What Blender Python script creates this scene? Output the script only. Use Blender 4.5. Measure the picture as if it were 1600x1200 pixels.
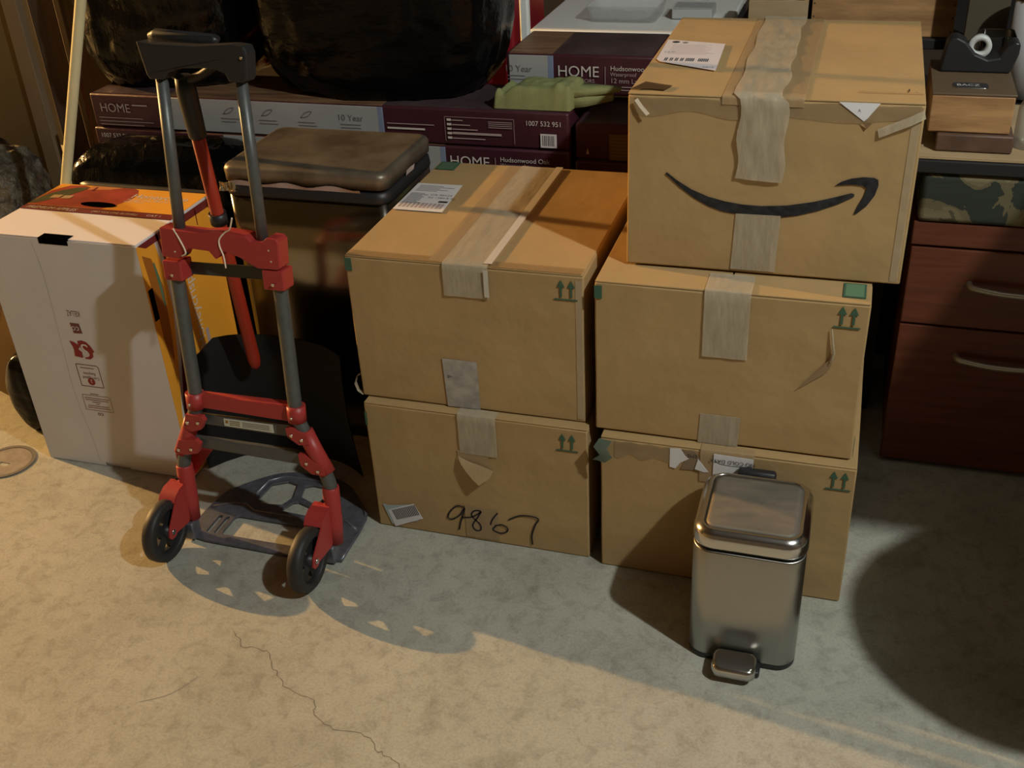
import bpy, bmesh, math, random
from mathutils import Vector, Matrix, noise
from mathutils.geometry import tessellate_polygon

for o in list(bpy.data.objects): bpy.data.objects.remove(o, do_unlink=True)
SC = bpy.context.scene
COL = SC.collection
# ------------------------------------------------------------------ camera
cd = bpy.data.cameras.new('camera'); cam = bpy.data.objects.new('camera', cd); COL.objects.link(cam)
R_ = Vector((0.9549, 0.2930, -0.0482)).normalized(); F_ = Vector((-0.274, 0.813, -0.515)).normalized()
U_ = R_.cross(F_).normalized(); F_ = U_.cross(R_).normalized()
cam.matrix_world = Matrix(((R_.x, U_.x, -F_.x, 0), (R_.y, U_.y, -F_.y, 0), (R_.z, U_.z, -F_.z, 1.6), (0, 0, 0, 1)))
cd.sensor_fit = 'HORIZONTAL'; cd.sensor_width = 36.0; cd.lens = 1688.9 / 1600 * 36.0
cd.clip_start = 0.05; cd.clip_end = 60
SC.camera = cam
# ------------------------------------------------------------------ view, world, lamps
SC.view_settings.view_transform = 'Standard'; SC.view_settings.look = 'None'
SC.view_settings.gamma = 1.0; SC.view_settings.use_curve_mapping = False
SC.view_settings.exposure = 0.0
w = bpy.data.worlds.new('dim_air'); SC.world = w; w.use_nodes = True
w.node_tree.nodes['Background'].inputs[0].default_value = (0.9, 0.85, 0.75, 1)
w.node_tree.nodes['Background'].inputs[1].default_value = 0.008
def lamp(name, loc, power, col, size):
    l = bpy.data.lights.new(name, 'POINT'); l.energy = power; l.color = col; l.shadow_soft_size = size
    o = bpy.data.objects.new(name, l); o.location = loc; COL.objects.link(o); return o
lamp('ceiling_bulb', (1.5, 0.62, 3.05), 265, (0.94, 0.99, 0.95), 0.045)
lamp('lamp_bulb', (-9.0, 3.30, 3.05), 4150, (1.0, 0.57, 0.20), 0.045)

# ------------------------------------------------------------------ materials
MATS = {}
def mat(name, col, rough=0.7, metal=0.0, spec=0.5, var=0.0, vscale=8.0, bump=0.0, bscale=40.0, bdist=0.004, alpha=1.0,
        coat=0.0, col2=None, aniso=0.0, stretch=None, trans=0.0, ior=1.45, detail=4.0):
    if name in MATS: return MATS[name]
    m = bpy.data.materials.new(name); m.use_nodes = True; nt = m.node_tree; b = nt.nodes['Principled BSDF']
    b.inputs['Base Color'].default_value = (*col, 1); b.inputs['Roughness'].default_value = rough
    b.inputs['Metallic'].default_value = metal; b.inputs['Specular IOR Level'].default_value = spec
    b.inputs['Alpha'].default_value = alpha; b.inputs['Coat Weight'].default_value = coat
    b.inputs['Transmission Weight'].default_value = trans; b.inputs['IOR'].default_value = ior
    if aniso:
        b.inputs['Anisotropic'].default_value = aniso; tg = nt.nodes.new('ShaderNodeTangent'); tg.direction_type = 'RADIAL'; tg.axis = 'Z'
        nt.links.new(tg.outputs[0], b.inputs['Tangent'])
    tc = nt.nodes.new('ShaderNodeTexCoord'); src = tc.outputs['Object']
    if stretch:
        mp = nt.nodes.new('ShaderNodeMapping'); mp.inputs['Scale'].default_value = stretch
        nt.links.new(src, mp.inputs[0]); src = mp.outputs[0]
    if var or col2:
        n = nt.nodes.new('ShaderNodeTexNoise'); n.inputs['Scale'].default_value = vscale; n.inputs['Detail'].default_value = 6
        n.inputs['Roughness'].default_value = 0.62; nt.links.new(src, n.inputs['Vector'])
        r = nt.nodes.new('ShaderNodeValToRGB'); nt.links.new(n.outputs[0], r.inputs[0])
        c2 = col2 if col2 else tuple(c * (1 - var) for c in col)
        c1 = col if col2 else tuple(min(1, c * (1 + var)) for c in col)
        r.color_ramp.elements[0].position = 0.35; r.color_ramp.elements[1].position = 0.65
        r.color_ramp.elements[0].color = (*c2, 1); r.color_ramp.elements[1].color = (*c1, 1)
        nt.links.new(r.outputs[0], b.inputs['Base Color'])
    if bump:
        n2 = nt.nodes.new('ShaderNodeTexNoise'); n2.inputs['Scale'].default_value = bscale; n2.inputs['Detail'].default_value = detail
        nt.links.new(src, n2.inputs['Vector'])
        bp = nt.nodes.new('ShaderNodeBump'); bp.inputs['Strength'].default_value = bump; bp.inputs['Distance'].default_value = bdist
        nt.links.new(n2.outputs[0], bp.inputs['Height']); nt.links.new(bp.outputs[0], b.inputs['Normal'])
    MATS[name] = m; return m

CARD = mat('cardboard', (0.40, 0.265, 0.12), 0.75, var=0.06, vscale=5, bump=0.35, bscale=7, bdist=0.02, spec=0.25)
CARD2 = mat('cardboard_dark', (0.33, 0.21, 0.10), 0.8, var=0.06, vscale=5, bump=0.3, bscale=9, bdist=0.02, spec=0.2)
TAPE = mat('tape', (0.52, 0.44, 0.31), 0.32, var=0.08, vscale=30, bump=0.6, bscale=22, bdist=0.006, alpha=0.55, stretch=(2.2, 0.6, 0.6))
TAPED = mat('tape_tan', (0.46, 0.32, 0.17), 0.3, bump=0.5, bscale=25, bdist=0.005, alpha=0.6, stretch=(2.5, .5, .5))
TAPEW = mat('tape_white', (0.62, 0.56, 0.48), 0.4, bump=0.3, bscale=25, bdist=0.004, alpha=0.85)
FILM = mat('film_shine', (0.6, 0.5, 0.36), 0.15, alpha=0.25, bump=0.5, bscale=60, bdist=0.003)
PAPER = mat('label_paper', (0.66, 0.64, 0.63), 0.6, bump=0.2, bscale=20, bdist=0.003)
INK = mat('ink', (0.03, 0.028, 0.03), 0.7)
INKG = mat('ink_grey', (0.16, 0.15, 0.16), 0.8)
SMILE = mat('black_print', (0.022, 0.022, 0.024), 0.6, var=0.5, vscale=60, spec=0.3)
GREEN = mat('green_print', (0.045, 0.105, 0.06), 0.8)
GREENL = mat('green_print_light', (0.10, 0.17, 0.09), 0.8)
RED = mat('red_paint', (0.36, 0.036, 0.032), 0.42, bump=0.06, bscale=90, bdist=0.002)
REDSH = mat('red_shaft', (0.33, 0.03, 0.012), 0.4)
GREYM = mat('grey_tube', (0.10, 0.105, 0.10), 0.42, metal=0.35, var=0.1, vscale=60)
BLACKP = mat('black_plastic', (0.018, 0.018, 0.019), 0.45)
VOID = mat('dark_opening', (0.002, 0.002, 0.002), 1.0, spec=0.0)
BLACKF = mat('black_flat', (0.010, 0.010, 0.010), 0.7, spec=0.3)
RUBBER = mat('rubber', (0.022, 0.021, 0.020), 0.55, var=0.2, vscale=40)
STEELB = mat('brushed_steel', (0.40, 0.39, 0.36), 0.30, metal=1.0, bump=0.05, bscale=60, bdist=0.0008, stretch=(40, 40, 0.6), aniso=0.75)
STEELD = mat('dusty_steel', (0.24, 0.20, 0.15), 0.6, metal=0.35, col2=(0.14, 0.13, 0.11), vscale=8, bump=0.05, bscale=30, stretch=(1, 2.2, 1))
STEELM = mat('mirror_steel', (0.30, 0.28, 0.235), 0.17, metal=1.0, bump=0.03, bscale=4, bdist=0.004)
STEELL = mat('lid_steel', (0.26, 0.225, 0.17), 0.42, metal=0.6, col2=(0.115, 0.09, 0.062), vscale=7)
CHROME = mat('chrome', (0.62, 0.6, 0.56), 0.2, metal=1.0)
PLATE = mat('plate_grey', (0.15, 0.15, 0.175), 0.30, metal=0.45, var=0.2, vscale=50)
WHITEC = mat('white_carton', (0.63, 0.62, 0.60), 0.65, var=0.03, vscale=3, bump=0.25, bscale=5, bdist=0.015)
ORANGE = mat('orange_print', (0.82, 0.36, 0.03), 0.55, var=0.04, vscale=4, bump=0.2, bscale=6, bdist=0.01)
APPLE = mat('apple_red', (0.33, 0.035, 0.018), 0.55, var=0.25, vscale=9)
MAROON = mat('maroon_print', (0.17, 0.018, 0.018), 0.5)
MAROONF = mat('wine_carton', (0.058, 0.016, 0.024), 0.38, var=0.15, vscale=6, bump=0.4, bscale=18, bdist=0.004)
WINETOP = mat('wine_carton_top', (0.075, 0.05, 0.052), 0.4, var=0.3, vscale=9, bump=0.4, bscale=15, bdist=0.004)
LEAF = mat('leaf_green', (0.055, 0.065, 0.02), 0.6, var=0.3, vscale=15)
WHITEP = mat('white_print', (0.62, 0.58, 0.53), 0.6)
PINKP = mat('pale_print', (0.42, 0.33, 0.32), 0.6)
GREYW = mat('grey_white_carton', (0.36, 0.37, 0.37), 0.4, var=0.05, vscale=5, bump=0.4, bscale=18, bdist=0.004)
BLUEP = mat('blue_stripe', (0.20, 0.25, 0.36), 0.5)
WOODT = mat('wood_tint', (0.30, 0.17, 0.09), 0.45, col2=(0.13, 0.07, 0.04), vscale=6, stretch=(1, 8, 8))
REDW = mat('cherry_wood', (0.145, 0.040, 0.017), 0.42, col2=(0.10, 0.026, 0.012), vscale=5, stretch=(1, 1, 14), bump=0.05, bscale=30)
PINE = mat('pine_ply', (0.47, 0.265, 0.11), 0.6, col2=(0.27, 0.135, 0.055), vscale=4, stretch=(1.3, 4, 9), bump=0.1, bscale=30)
PINE2 = mat('pale_ply', (0.46, 0.34, 0.19), 0.6, col2=(0.38, 0.26, 0.14), vscale=4, stretch=(1, 4, 9))
PINED = mat('brown_leatherette', (0.10, 0.055, 0.035), 0.5, var=0.2, vscale=20)
CREAM = mat('pole_paint', (0.66, 0.62, 0.38), 0.5, var=0.08, vscale=9, stretch=(1, 1, .3))
BAG = mat('bag_plastic', (0.002, 0.002, 0.002), 0.18, bump=0.8, bscale=13, bdist=0.02, spec=0.30, detail=5, stretch=(1, 1, .45))
BAGM = mat('bag_plastic_matte', (0.003, 0.003, 0.0032), 0.22, bump=0.7, bscale=11, bdist=0.02, spec=0.16, detail=5, stretch=(.5, 1, 1))
OLIVE = mat('olive_board', (0.13, 0.085, 0.03), 0.7, var=0.12, vscale=3)
TRIMW = mat('tan_trim', (0.19, 0.135, 0.08), 0.6, var=0.1, vscale=9, stretch=(1, 1, .2))
BROWNB = mat('brown_board', (0.085, 0.05, 0.028), 0.7, var=0.25, vscale=7, stretch=(6, 6, .5))
TUFT = mat('crumpled_sheet', (0.14, 0.12, 0.08), 0.5, col2=(0.03, 0.025, 0.018), vscale=14, bump=1.0, bscale=22, bdist=0.03)
CLOTH = mat('green_cloth', (0.235, 0.25, 0.10), 0.9, var=0.08, vscale=20, bump=0.5, bscale=260, bdist=0.002)
WHITET = mat('white_table', (0.84, 0.86, 0.82), 0.4)
REDF = mat('red_fabric', (0.25, 0.008, 0.018), 0.5)
GLASS = mat('clear_glass', (0.95, 0.95, 0.95), 0.03, trans=1.0)
CLEAR = mat('clear_plastic', (0.75, 0.77, 0.77), 0.15, alpha=0.28, bump=0.6, bscale=30, bdist=0.01)
TAPER = mat('tape_roll', (0.55, 0.56, 0.54), 0.4)
DARKW = mat('dark_bench', (0.014, 0.013, 0.013), 0.6)
PINKB = mat('pale_bag', (0.55, 0.45, 0.43), 0.5, bump=0.4, bscale=30, bdist=0.004)
GOLD = mat('shiny_bag_edge', (0.35, 0.28, 0.16), 0.12, metal=0.6, bump=1.0, bscale=60, bdist=0.01)
STRING = mat('nylon_tie', (0.75, 0.62, 0.48), 0.5)

def camo_material():
    m = bpy.data.materials.new('camouflage_cloth'); m.use_nodes = True; nt = m.node_tree; b = nt.nodes['Principled BSDF']
    b.inputs['Roughness'].default_value = 0.85
    tc = nt.nodes.new('ShaderNodeTexCoord'); n = nt.nodes.new('ShaderNodeTexNoise'); n.inputs['Scale'].default_value = 9
    n.inputs['Detail'].default_value = 5; n.inputs['Distortion'].default_value = 0.6; nt.links.new(tc.outputs['Object'], n.inputs['Vector'])
    r = nt.nodes.new('ShaderNodeValToRGB'); r.color_ramp.interpolation = 'CONSTANT'; nt.links.new(n.outputs[0], r.inputs[0])
    e = r.color_ramp.elements; e[0].position = 0.0; e[0].color = (0.022, 0.028, 0.020, 1); e[1].position = 0.49; e[1].color = (0.12, 0.098, 0.048, 1)
    x = e.new(0.56); x.color = (0.16, 0.13, 0.065, 1); y = e.new(0.66); y.color = (0.07, 0.06, 0.03, 1)
    nt.links.new(r.outputs[0], b.inputs['Base Color']); return m
CAMO = camo_material()

def concrete():
    m = bpy.data.materials.new('concrete'); m.use_nodes = True; nt = m.node_tree; N = nt.nodes.new; L = nt.links.new
    b = nt.nodes['Principled BSDF']; b.inputs['Specular IOR Level'].default_value = 0.35
    tc = N('ShaderNodeTexCoord')
    def nz(scale, det=8, rough=0.6, dist=0.0):
        n = N('ShaderNodeTexNoise'); n.inputs['Scale'].default_value = scale; n.inputs['Detail'].default_value = det
        n.inputs['Roughness'].default_value = rough; n.inputs['Distortion'].default_value = dist
        L(tc.outputs['Object'], n.inputs['Vector']); return n.outputs[0]
    def ramp(v, stops):
        r = N('ShaderNodeValToRGB'); L(v, r.inputs[0]); e = r.color_ramp.elements
        e[0].position, e[0].color = stops[0][0], (*stops[0][1], 1); e[1].position, e[1].color = stops[-1][0], (*stops[-1][1], 1)
        for p, c in stops[1:-1]: x = e.new(p); x.color = (*c, 1)
        return r.outputs[0]
    def mul(a, c, f=1.0):
        x = N('ShaderNodeMix'); x.data_type = 'RGBA'; x.blend_type = 'MULTIPLY'; x.inputs[0].default_value = f; L(a, x.inputs[6]); L(c, x.inputs[7]); return x.outputs[2]
    base = ramp(nz(2.3, 9, 0.62, 0.3), [(0.3, (0.31, 0.30, 0.245)), (0.5, (0.40, 0.39, 0.325)), (0.72, (0.46, 0.45, 0.38))])
    fine = ramp(nz(26, 8, 0.7, 0.5), [(0.32, (0.74, 0.73, 0.71)), (0.52, (1, 1, 1)), (0.75, (1.0, 1.0, 1.0))])
    blot = ramp(nz(7.5, 3, 0.5, 0.8), [(0.27, (0.62, 0.6, 0.57)), (0.36, (0.97, 0.97, 0.97)), (0.6, (1, 1, 1))])
    grain = ramp(nz(190, 3), [(0.3, (0.82, 0.82, 0.82)), (0.6, (1, 1, 1))])
    v = N('ShaderNodeTexVoronoi'); v.inputs['Scale'].default_value = 4.7; L(tc.outputs['Object'], v.inputs['Vector'])
    spots = ramp(v.outputs['Distance'], [(0.045, (0.62, 0.58, 0.53)), (0.085, (0.80, 0.78, 0.75)), (0.11, (1, 1, 1))])
    c = mul(mul(mul(mul(base, fine), blot, 0.5), grain), spots, 0.28); L(c, b.inputs['Base Color'])
    rr = ramp(nz(5), [(0.3, (0.55, 0.55, 0.55)), (0.7, (0.85, 0.85, 0.85))]); L(rr, b.inputs['Roughness'])
    bp = N('ShaderNodeBump'); bp.inputs['Strength'].default_value = 0.35; bp.inputs['Distance'].default_value = 0.004
    L(nz(48, 6), bp.inputs['Height']); L(bp.outputs[0], b.inputs['Normal']); return m
CONCRETE = concrete()
WALLM = mat('block_wall', (0.07, 0.065, 0.058), 0.85, var=0.1, vscale=3, bump=0.3, bscale=20)
WALLD = mat('dark_wall', (0.035, 0.028, 0.022), 0.9)

# ------------------------------------------------------------------ geometry helpers
V = Vector
class G:
    """collects shapes in world coordinates and links them as ONE mesh object"""
    def __init__(s): s.bm = bmesh.new(); s.m = []
    def mi(s, m):
        if m not in s.m: s.m.append(m)
        return s.m.index(m)
    def faces(s, pts, fs, m, smooth=False):
        vs = [s.bm.verts.new(p) for p in pts]; i = s.mi(m); out = []
        for f in fs:
            try: q = s.bm.faces.new([vs[k] for k in f]); q.material_index = i; q.smooth = smooth; out.append(q)
            except ValueError: pass
        return vs, out
    def box(s, x0, x1, y0, y1, z0, z1, m, bev=0.0, seg=2, M=None):
        P = [V((x, y, z)) for x in (x0, x1) for y in (y0, y1) for z in (z0, z1)]
        if M: P = [M @ p for p in P]
        vs, fs = s.faces(P, [(0, 1, 3, 2), (4, 6, 7, 5), (0, 4, 5, 1), (2, 3, 7, 6), (0, 2, 6, 4), (1, 5, 7, 3)], m)
        if bev:
            es = list({e for f in fs for e in f.edges})
            r = bmesh.ops.bevel(s.bm, geom=es, offset=bev, segments=seg, profile=0.5, affect='EDGES')
            for f in r['faces']: f.material_index = s.mi(m); f.smooth = True
        return s
    def tube(s, pts, r, m, n=14, closed=False, caps=True):
        pts = [V(p) for p in pts]; rs = r if isinstance(r, (list, tuple)) else [r] * len(pts)
        rings = []; up = None
        for i, p in enumerate(pts):
            if closed: t = (pts[(i + 1) % len(pts)] - pts[i - 1])
            else: t = (pts[min(i + 1, len(pts) - 1)] - pts[max(i - 1, 0)])
            t = t.normalized()
            if up is None: up = V((0, 0, 1)) if abs(t.z) < 0.9 else V((1, 0, 0))
            a = t.cross(up).normalized(); up = a.cross(t).normalized()
            rings.append([p + (a * math.cos(2 * math.pi * k / n) + up * math.sin(2 * math.pi * k / n)) * rs[i] for k in range(n)])
        s.loft(rings, m, closed=closed, caps=caps); return s
    def loft(s, rings, m, closed=False, caps=True, smooth=True):
        n = len(rings[0]); i = s.mi(m); R = [[s.bm.verts.new(p) for p in r] for r in rings]
        for a in range(len(R) - (0 if closed else 1)):
            A, B = R[a], R[(a + 1) % len(R)]
            for k in range(n):
                try: f = s.bm.faces.new((A[k], A[(k + 1) % n], B[(k + 1) % n], B[k])); f.material_index = i; f.smooth = smooth
                except ValueError: pass
        if caps and not closed:
            for r, rev in ((R[0], True), (R[-1], False)):
                try: f = s.bm.faces.new(r[::-1] if rev else r); f.material_index = i
                except ValueError: pass
        return s
    def prism(s, loops, fr, h0, h1, m, smooth=False):
        """loops: outer polygon and holes, 2D in frame fr=(origin, right, up); extruded along right x up from h0 to h1"""
        o, r, u = V(fr[0]), V(fr[1]), V(fr[2]); n = r.cross(u).normalized()
        if not isinstance(loops[0][0], (tuple, list, Vector)): loops = [loops]
        flat = [p for l in loops for p in l]
        tris = tessellate_polygon([[V((p[0], p[1], 0)) for p in l] for l in loops])
        i = s.mi(m)
        A = [s.bm.verts.new(o + r * p[0] + u * p[1] + n * h0) for p in flat]
        B = [s.bm.verts.new(o + r * p[0] + u * p[1] + n * h1) for p in flat]
        for t in tris:
            for vs in ((B[t[0]], B[t[1]], B[t[2]]), (A[t[2]], A[t[1]], A[t[0]])):
                try: f = s.bm.faces.new(vs); f.material_index = i
                except ValueError: pass
        k = 0
        for l in loops:
            for j in range(len(l)):
                a, b = k + j, k + (j + 1) % len(l)
                try: f = s.bm.faces.new((A[a], A[b], B[b], B[a])); f.material_index = i; f.smooth = smooth
                except ValueError: pass
            k += len(l)
        return s
    def strip(s, path, wv, m, nw=4, wr=0.0, seed=0.0, th=0.0006):
        """a ribbon along path; wv the full width vector (or one per point); wrinkled by wr; given a thickness"""
        path = [V(p) for p in path]; i = s.mi(m); rows = []
        for a, p in enumerate(path):
            w_ = V(wv[a]) if isinstance(wv, list) else V(wv); row = []
            for k in range(nw + 1):
                q = p + w_ * (k / nw)
                t = (path[min(a + 1, len(path) - 1)] - path[max(a - 1, 0)]).normalized(); nn = t.cross(w_).normalized()
                d = wr * (0.5 + 0.5 * noise.noise(q * 38 + V((seed, seed, 0)))) if wr else 0
                row.append((q + nn * d, nn))
            rows.append(row)
        for sg, off in ((1, th), (-1, 0.0)):
            vs = [[s.bm.verts.new(q + nn * off) for q, nn in row] for row in rows]
            for a in range(len(vs) - 1):
                for k in range(nw):
                    q4 = (vs[a][k], vs[a][k + 1], vs[a + 1][k + 1], vs[a + 1][k])
                    f = s.bm.faces.new(q4 if sg > 0 else q4[::-1]); f.material_index = i; f.smooth = True
        return s
    def stroke(s, pts, wd, fr, m, h=0.0006, smooth=True):
        """a marker line in a frame plane"""
        P = [V((p[0], p[1])) for p in pts]
        if smooth and len(P) > 2:
            Q = []
            for i in range(len(P) - 1):
                p0, p1, p2, p3 = P[max(i - 1, 0)], P[i], P[i + 1], P[min(i + 2, len(P) - 1)]
                for k in range(6):
                    t = k / 6; Q.append(0.5 * ((2 * p1) + (p2 - p0) * t + (2 * p0 - 5 * p1 + 4 * p2 - p3) * t * t + (3 * p1 - p0 - 3 * p2 + p3) * t ** 3))
            Q.append(P[-1]); P = Q
        o, r, u = V(fr[0]), V(fr[1]), V(fr[2]); n = r.cross(u).normalized(); i = s.mi(m); prev = None
        for k, p in enumerate(P):
            t = (P[min(k + 1, len(P) - 1)] - P[max(k - 1, 0)]).normalized(); q = V((-t.y, t.x)) * wd / 2
            a, b = p + q, p - q
            c = [s.bm.verts.new(o + r * z.x + u * z.y + n * hh) for z in (a, b) for hh in (h,)]
            if prev:
                f = s.bm.faces.new((prev[0], prev[1], c[1], c[0])); f.material_index = i
                f.normal_update()
                if f.normal.dot(n) < 0: f.normal_flip()
            prev = c
        return s
    def text(s, body, fr, size, m, h=0.0008, sx=1.0, align='LEFT', shear=0.0):
        cu = bpy.data.curves.new('t', 'FONT'); cu.body = body; cu.size = size; cu.align_x = align; cu.shear = shear; cu.resolution_u = 3
        ob = bpy.data.objects.new('t', cu); me = bpy.data.meshes.new_from_object(ob)
        o, r, u = V(fr[0]), V(fr[1]), V(fr[2]); n = r.cross(u).normalized(); i = s.mi(m)
        vs = [s.bm.verts.new(o + r * (v.co.x * sx) + u * v.co.y + n * h) for v in me.vertices]
        for p in me.polygons:
            try: f = s.bm.faces.new([vs[k] for k in p.vertices]); f.material_index = i
            except ValueError: pass
        bpy.data.objects.remove(ob); bpy.data.curves.remove(cu); bpy.data.meshes.remove(me); return s
    def warp(s, amp, freq, seed):
        for v in s.bm.verts:
            q = v.co * freq + V((seed, seed * 1.7, 0)); v.co += V((noise.noise(q), noise.noise(q + V((31, 0, 0))), noise.noise(q + V((0, 57, 0))))) * amp
        return s
    def link(s, name, parent=None, org=None, bev=0.0, subd=0):
        me = bpy.data.meshes.new(name)
        off = V(org) if org else (parent['_o'] if parent and '_o' in parent else V((0, 0, 0)))
        off = V(off)
        for v in s.bm.verts: v.co -= off
        if not bev: bmesh.ops.recalc_face_normals(s.bm, faces=[f for f in s.bm.faces]) if s.closed() else None
        s.bm.to_mesh(me); s.bm.free()
        for m in s.m: me.materials.append(m)
        o = bpy.data.objects.new(name, me); COL.objects.link(o)
        if parent: o.parent = parent
        else: o.location = off
        o['_o'] = list(off)
        if bev:
            b = o.modifiers.new('bevel', 'BEVEL'); b.width = bev; b.segments = 2; b.limit_method = 'ANGLE'
        if subd:
            b = o.modifiers.new('sub', 'SUBSURF'); b.levels = b.render_levels = subd
        return o
    def closed(s): return all(len(e.link_faces) == 2 for e in s.bm.edges)

def thing(name, loc, label, cat, group=None):
    o = bpy.data.objects.new(name, None); o.location = loc; o.empty_display_size = 0.1; COL.objects.link(o)
    o['_o'] = list(loc); o['label'] = label; o['category'] = cat
    if group: o['group'] = group
    return o
def tag(o, label, cat, group=None, kind=None):
    o['label'] = label; o['category'] = cat
    if group: o['group'] = group
    if kind: o['kind'] = kind
    return o
def struct(o): o['kind'] = 'structure'; return o
def rrect(cx, cy, hx, hy, r, z, n=8):
    out = []
    for sx, sy, a0 in ((1, 1, 0), (-1, 1, 90), (-1, -1, 180), (1, -1, 270)):
        for k in range(n + 1):
            a = math.radians(a0 + 90 * k / n); out.append(V((cx + sx * (hx - r) + r * math.cos(a), cy + sy * (hy - r) + r * math.sin(a), z)))
    return out
FX, FY_, FZ = V((1, 0, 0)), V((0, 1, 0)), V((0, 0, 1))
def front(y, lift=0.0): return (V((0, y - lift, 0)), FX, FZ)          # faces the camera, coords (x, z)
def topf(z, lift=0.0): return (V((0, 0, z + lift)), FX, FY_)          # faces up, coords (x, y)
def sidef(x, lift=0.0): return (V((x + lift, 0, 0)), FY_, FZ)         # faces +x, coords (y, z)
def at(fr, a, b): return (V(fr[0]) + V(fr[1]) * a + V(fr[2]) * b, fr[1], fr[2])
def rect(a0, a1, b0, b1): return [(a0, b0), (a1, b0), (a1, b1), (a0, b1)]

# ================================================================== SETTING
X0, X1, Y0, Y1, H0 = -10.0, 3.6, -3.2, 4.2, 3.3
struct(G().box(X0, X1, Y0, Y1, -0.1, 0, CONCRETE).link('floor'))
struct(G().box(X0, X1, Y0, Y1, H0, H0 + .1, WALLM).link('ceiling'))
struct(G().box(X0, X1, Y1, Y1 + .1, 0, H0, WALLD).link('wall_back'))
struct(G().box(X0, X1, Y0 - .1, Y0, 0, H0, WALLM).link('wall_front'))
struct(G().box(X0 - .1, X0, Y0, Y1, 0, H0, WALLM).link('wall_left'))
struct(G().box(X1, X1 + .1, Y0, Y1, 0, H0, WALLM).link('wall_right'))
# crack in the slab
g = G(); CR = mat('crack', (0.17, 0.14, 0.11), 0.9)
ck = [(-1.135, 1.428), (-1.098, 1.389), (-1.038, 1.389), (-1.002, 1.349), (-.961, 1.311), (-.881, 1.292), (-.867, 1.258), (-.814, 1.236), (-.748, 1.237), (-.71, 1.209), (-.679, 1.202), (-.62, 1.16), (-.60, 1.10)]
random.seed(4); pts = []
for a, b in zip(ck[:-1], ck[1:]):
    for k in range(5):
        t = k / 5; pts.append((a[0] + (b[0] - a[0]) * t + random.uniform(-.004, .004), a[1] + (b[1] - a[1]) * t + random.uniform(-.004, .004)))
for k in range(len(pts) - 1): g.stroke([pts[k], pts[k + 1]], 0.0009 + 0.0009 * abs(math.sin(k * 1.3)), topf(0), CR, 0.0004, smooth=False)
g.stroke([(-1.22, 1.20), (-1.17, 1.235), (-1.14, 1.29)], .0010, topf(0), CR, .0004)
struct(g.link('trim_1'))
# floor drain cover
t = thing('floor_drain', (-2.06, 1.845, 0), 'round scuffed drain cover set in the concrete by the white apple carton', 'drain')
circ = lambda cx, cy, r, n=28: [(cx + r * math.cos(2 * math.pi * k / n), cy + r * math.sin(2 * math.pi * k / n)) for k in range(n)]
G().prism([circ(-2.06, 1.845, .075), circ(-2.06, 1.845, .065)], topf(0), 0, .003, mat('drain_ring', (0.11, 0.10, 0.09), .6)).link('rim', t)
G().prism([circ(-2.06, 1.845, .064), rect(-2.075, -2.045, 1.825, 1.84)], topf(0), 0, .002, mat('drain_lid', (0.22, 0.19, 0.165), .6, var=.2, vscale=30)).link('cover', t)

# ================================================================== CARTONS
def carton(name, x0, x1, y0, y1, z0, z1, label, seed, group=None, flaps=True, cm=CARD):
    t = thing(name, (x0, y0, z0), label, 'box', group)
    th = 0.004; g = G()
    g.box(x0, x1, y0, y1, z0 + .001, z1 - th, cm, bev=0.0035)
    bmesh.ops.subdivide_edges(g.bm, edges=[e for e in g.bm.edges if e.calc_length() > .2], cuts=7, use_grid_fill=True)
    g.warp(0.0010, 6, seed); g.link('carton_body', t)
    xm = (x0 + x1) / 2
    for a, b in ((x0 + .001, xm - .0015), (xm + .0015, x1 - .001)):
        g = G(); g.box(a, b, y0 + .001, y1 - .001, z1 - th, z1, cm, bev=.0014)
        g.warp(0.0007, 5, seed + 3); g.link('flap', t)
    return t
def arrows(t, x0, zb, y, s=1.0):
    g = G(); f = front(y, .0015)
    g.prism(rect(x0 - .004, x0 + .044 * s, zb, zb + .003), f, 0, .0005, GREEN)
    for dx in (.010, .031):
        c = x0 + dx * s
        g.prism([(c - .0023, zb + .007), (c + .0023, zb + .007), (c + .0023, zb + .028), (c + .008, zb + .028), (c, zb + .044), (c - .008, zb + .028), (c - .0023, zb + .028)], f, 0, .0005, GREEN)
    g.link('printed_arrows', t)
def seamtape(t, name, xa, xb, y0, y1, z, drop, m, wr=0.002, seed=0, lift=.0012, n=20, over=True):
    P = [V((xa, y1 - (y1 - y0) * k / n, z + lift)) for k in range(n + 1)]
    if over:
        P += [V((xa, y0 - .0018, z - .001))] + [V((xa, y0 - .0020, z - .002 - drop * k / 6)) for k in range(1, 7)]
    g = G(); g.strip(P, V((xb - xa, 0, 0)), m, nw=8, wr=wr, seed=seed); return g.link(name, t)

Hh = 0.3445
ZA, ZB = 2 * Hh, Hh
# --- bottom left (with handwritten number)
B = carton('shipping_carton', -.973, -.461, 1.835, 2.417, 0, ZB, 'cardboard carton with a handwritten number on its front, bottom of the left stack', 1)
seamtape(B, 'packing_tape', -.751, -.664, 1.835, 1.857, ZB, .098, TAPE, seed=3)
g = G(); f = front(1.835, .0015)
g.prism([(-.757, .25), (-.685, .25), (-.687, .185), (-.757, .235)], f, 0, .001, TAPED)
g.strip([V((-.757, 1.831, .238)), V((-.748, 1.822, .222)), V((-.735, 1.818, .205)), V((-.72, 1.815, .188)), V((-.705, 1.812, .176))], [V((.003, 0, -.004)), V((.02, .006, .004)), V((.035, .012, .012)), V((.045, .014, .02)), V((.02, .014, .012))], TAPED, nw=3)
g.link('packing_tape', B)['label'] = 'curled brown tape end'
g = G(); g.prism(rect(-.752, -.672, .01, .098), f, 0, .0008, TAPED); g.link('packing_tape', B)
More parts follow.
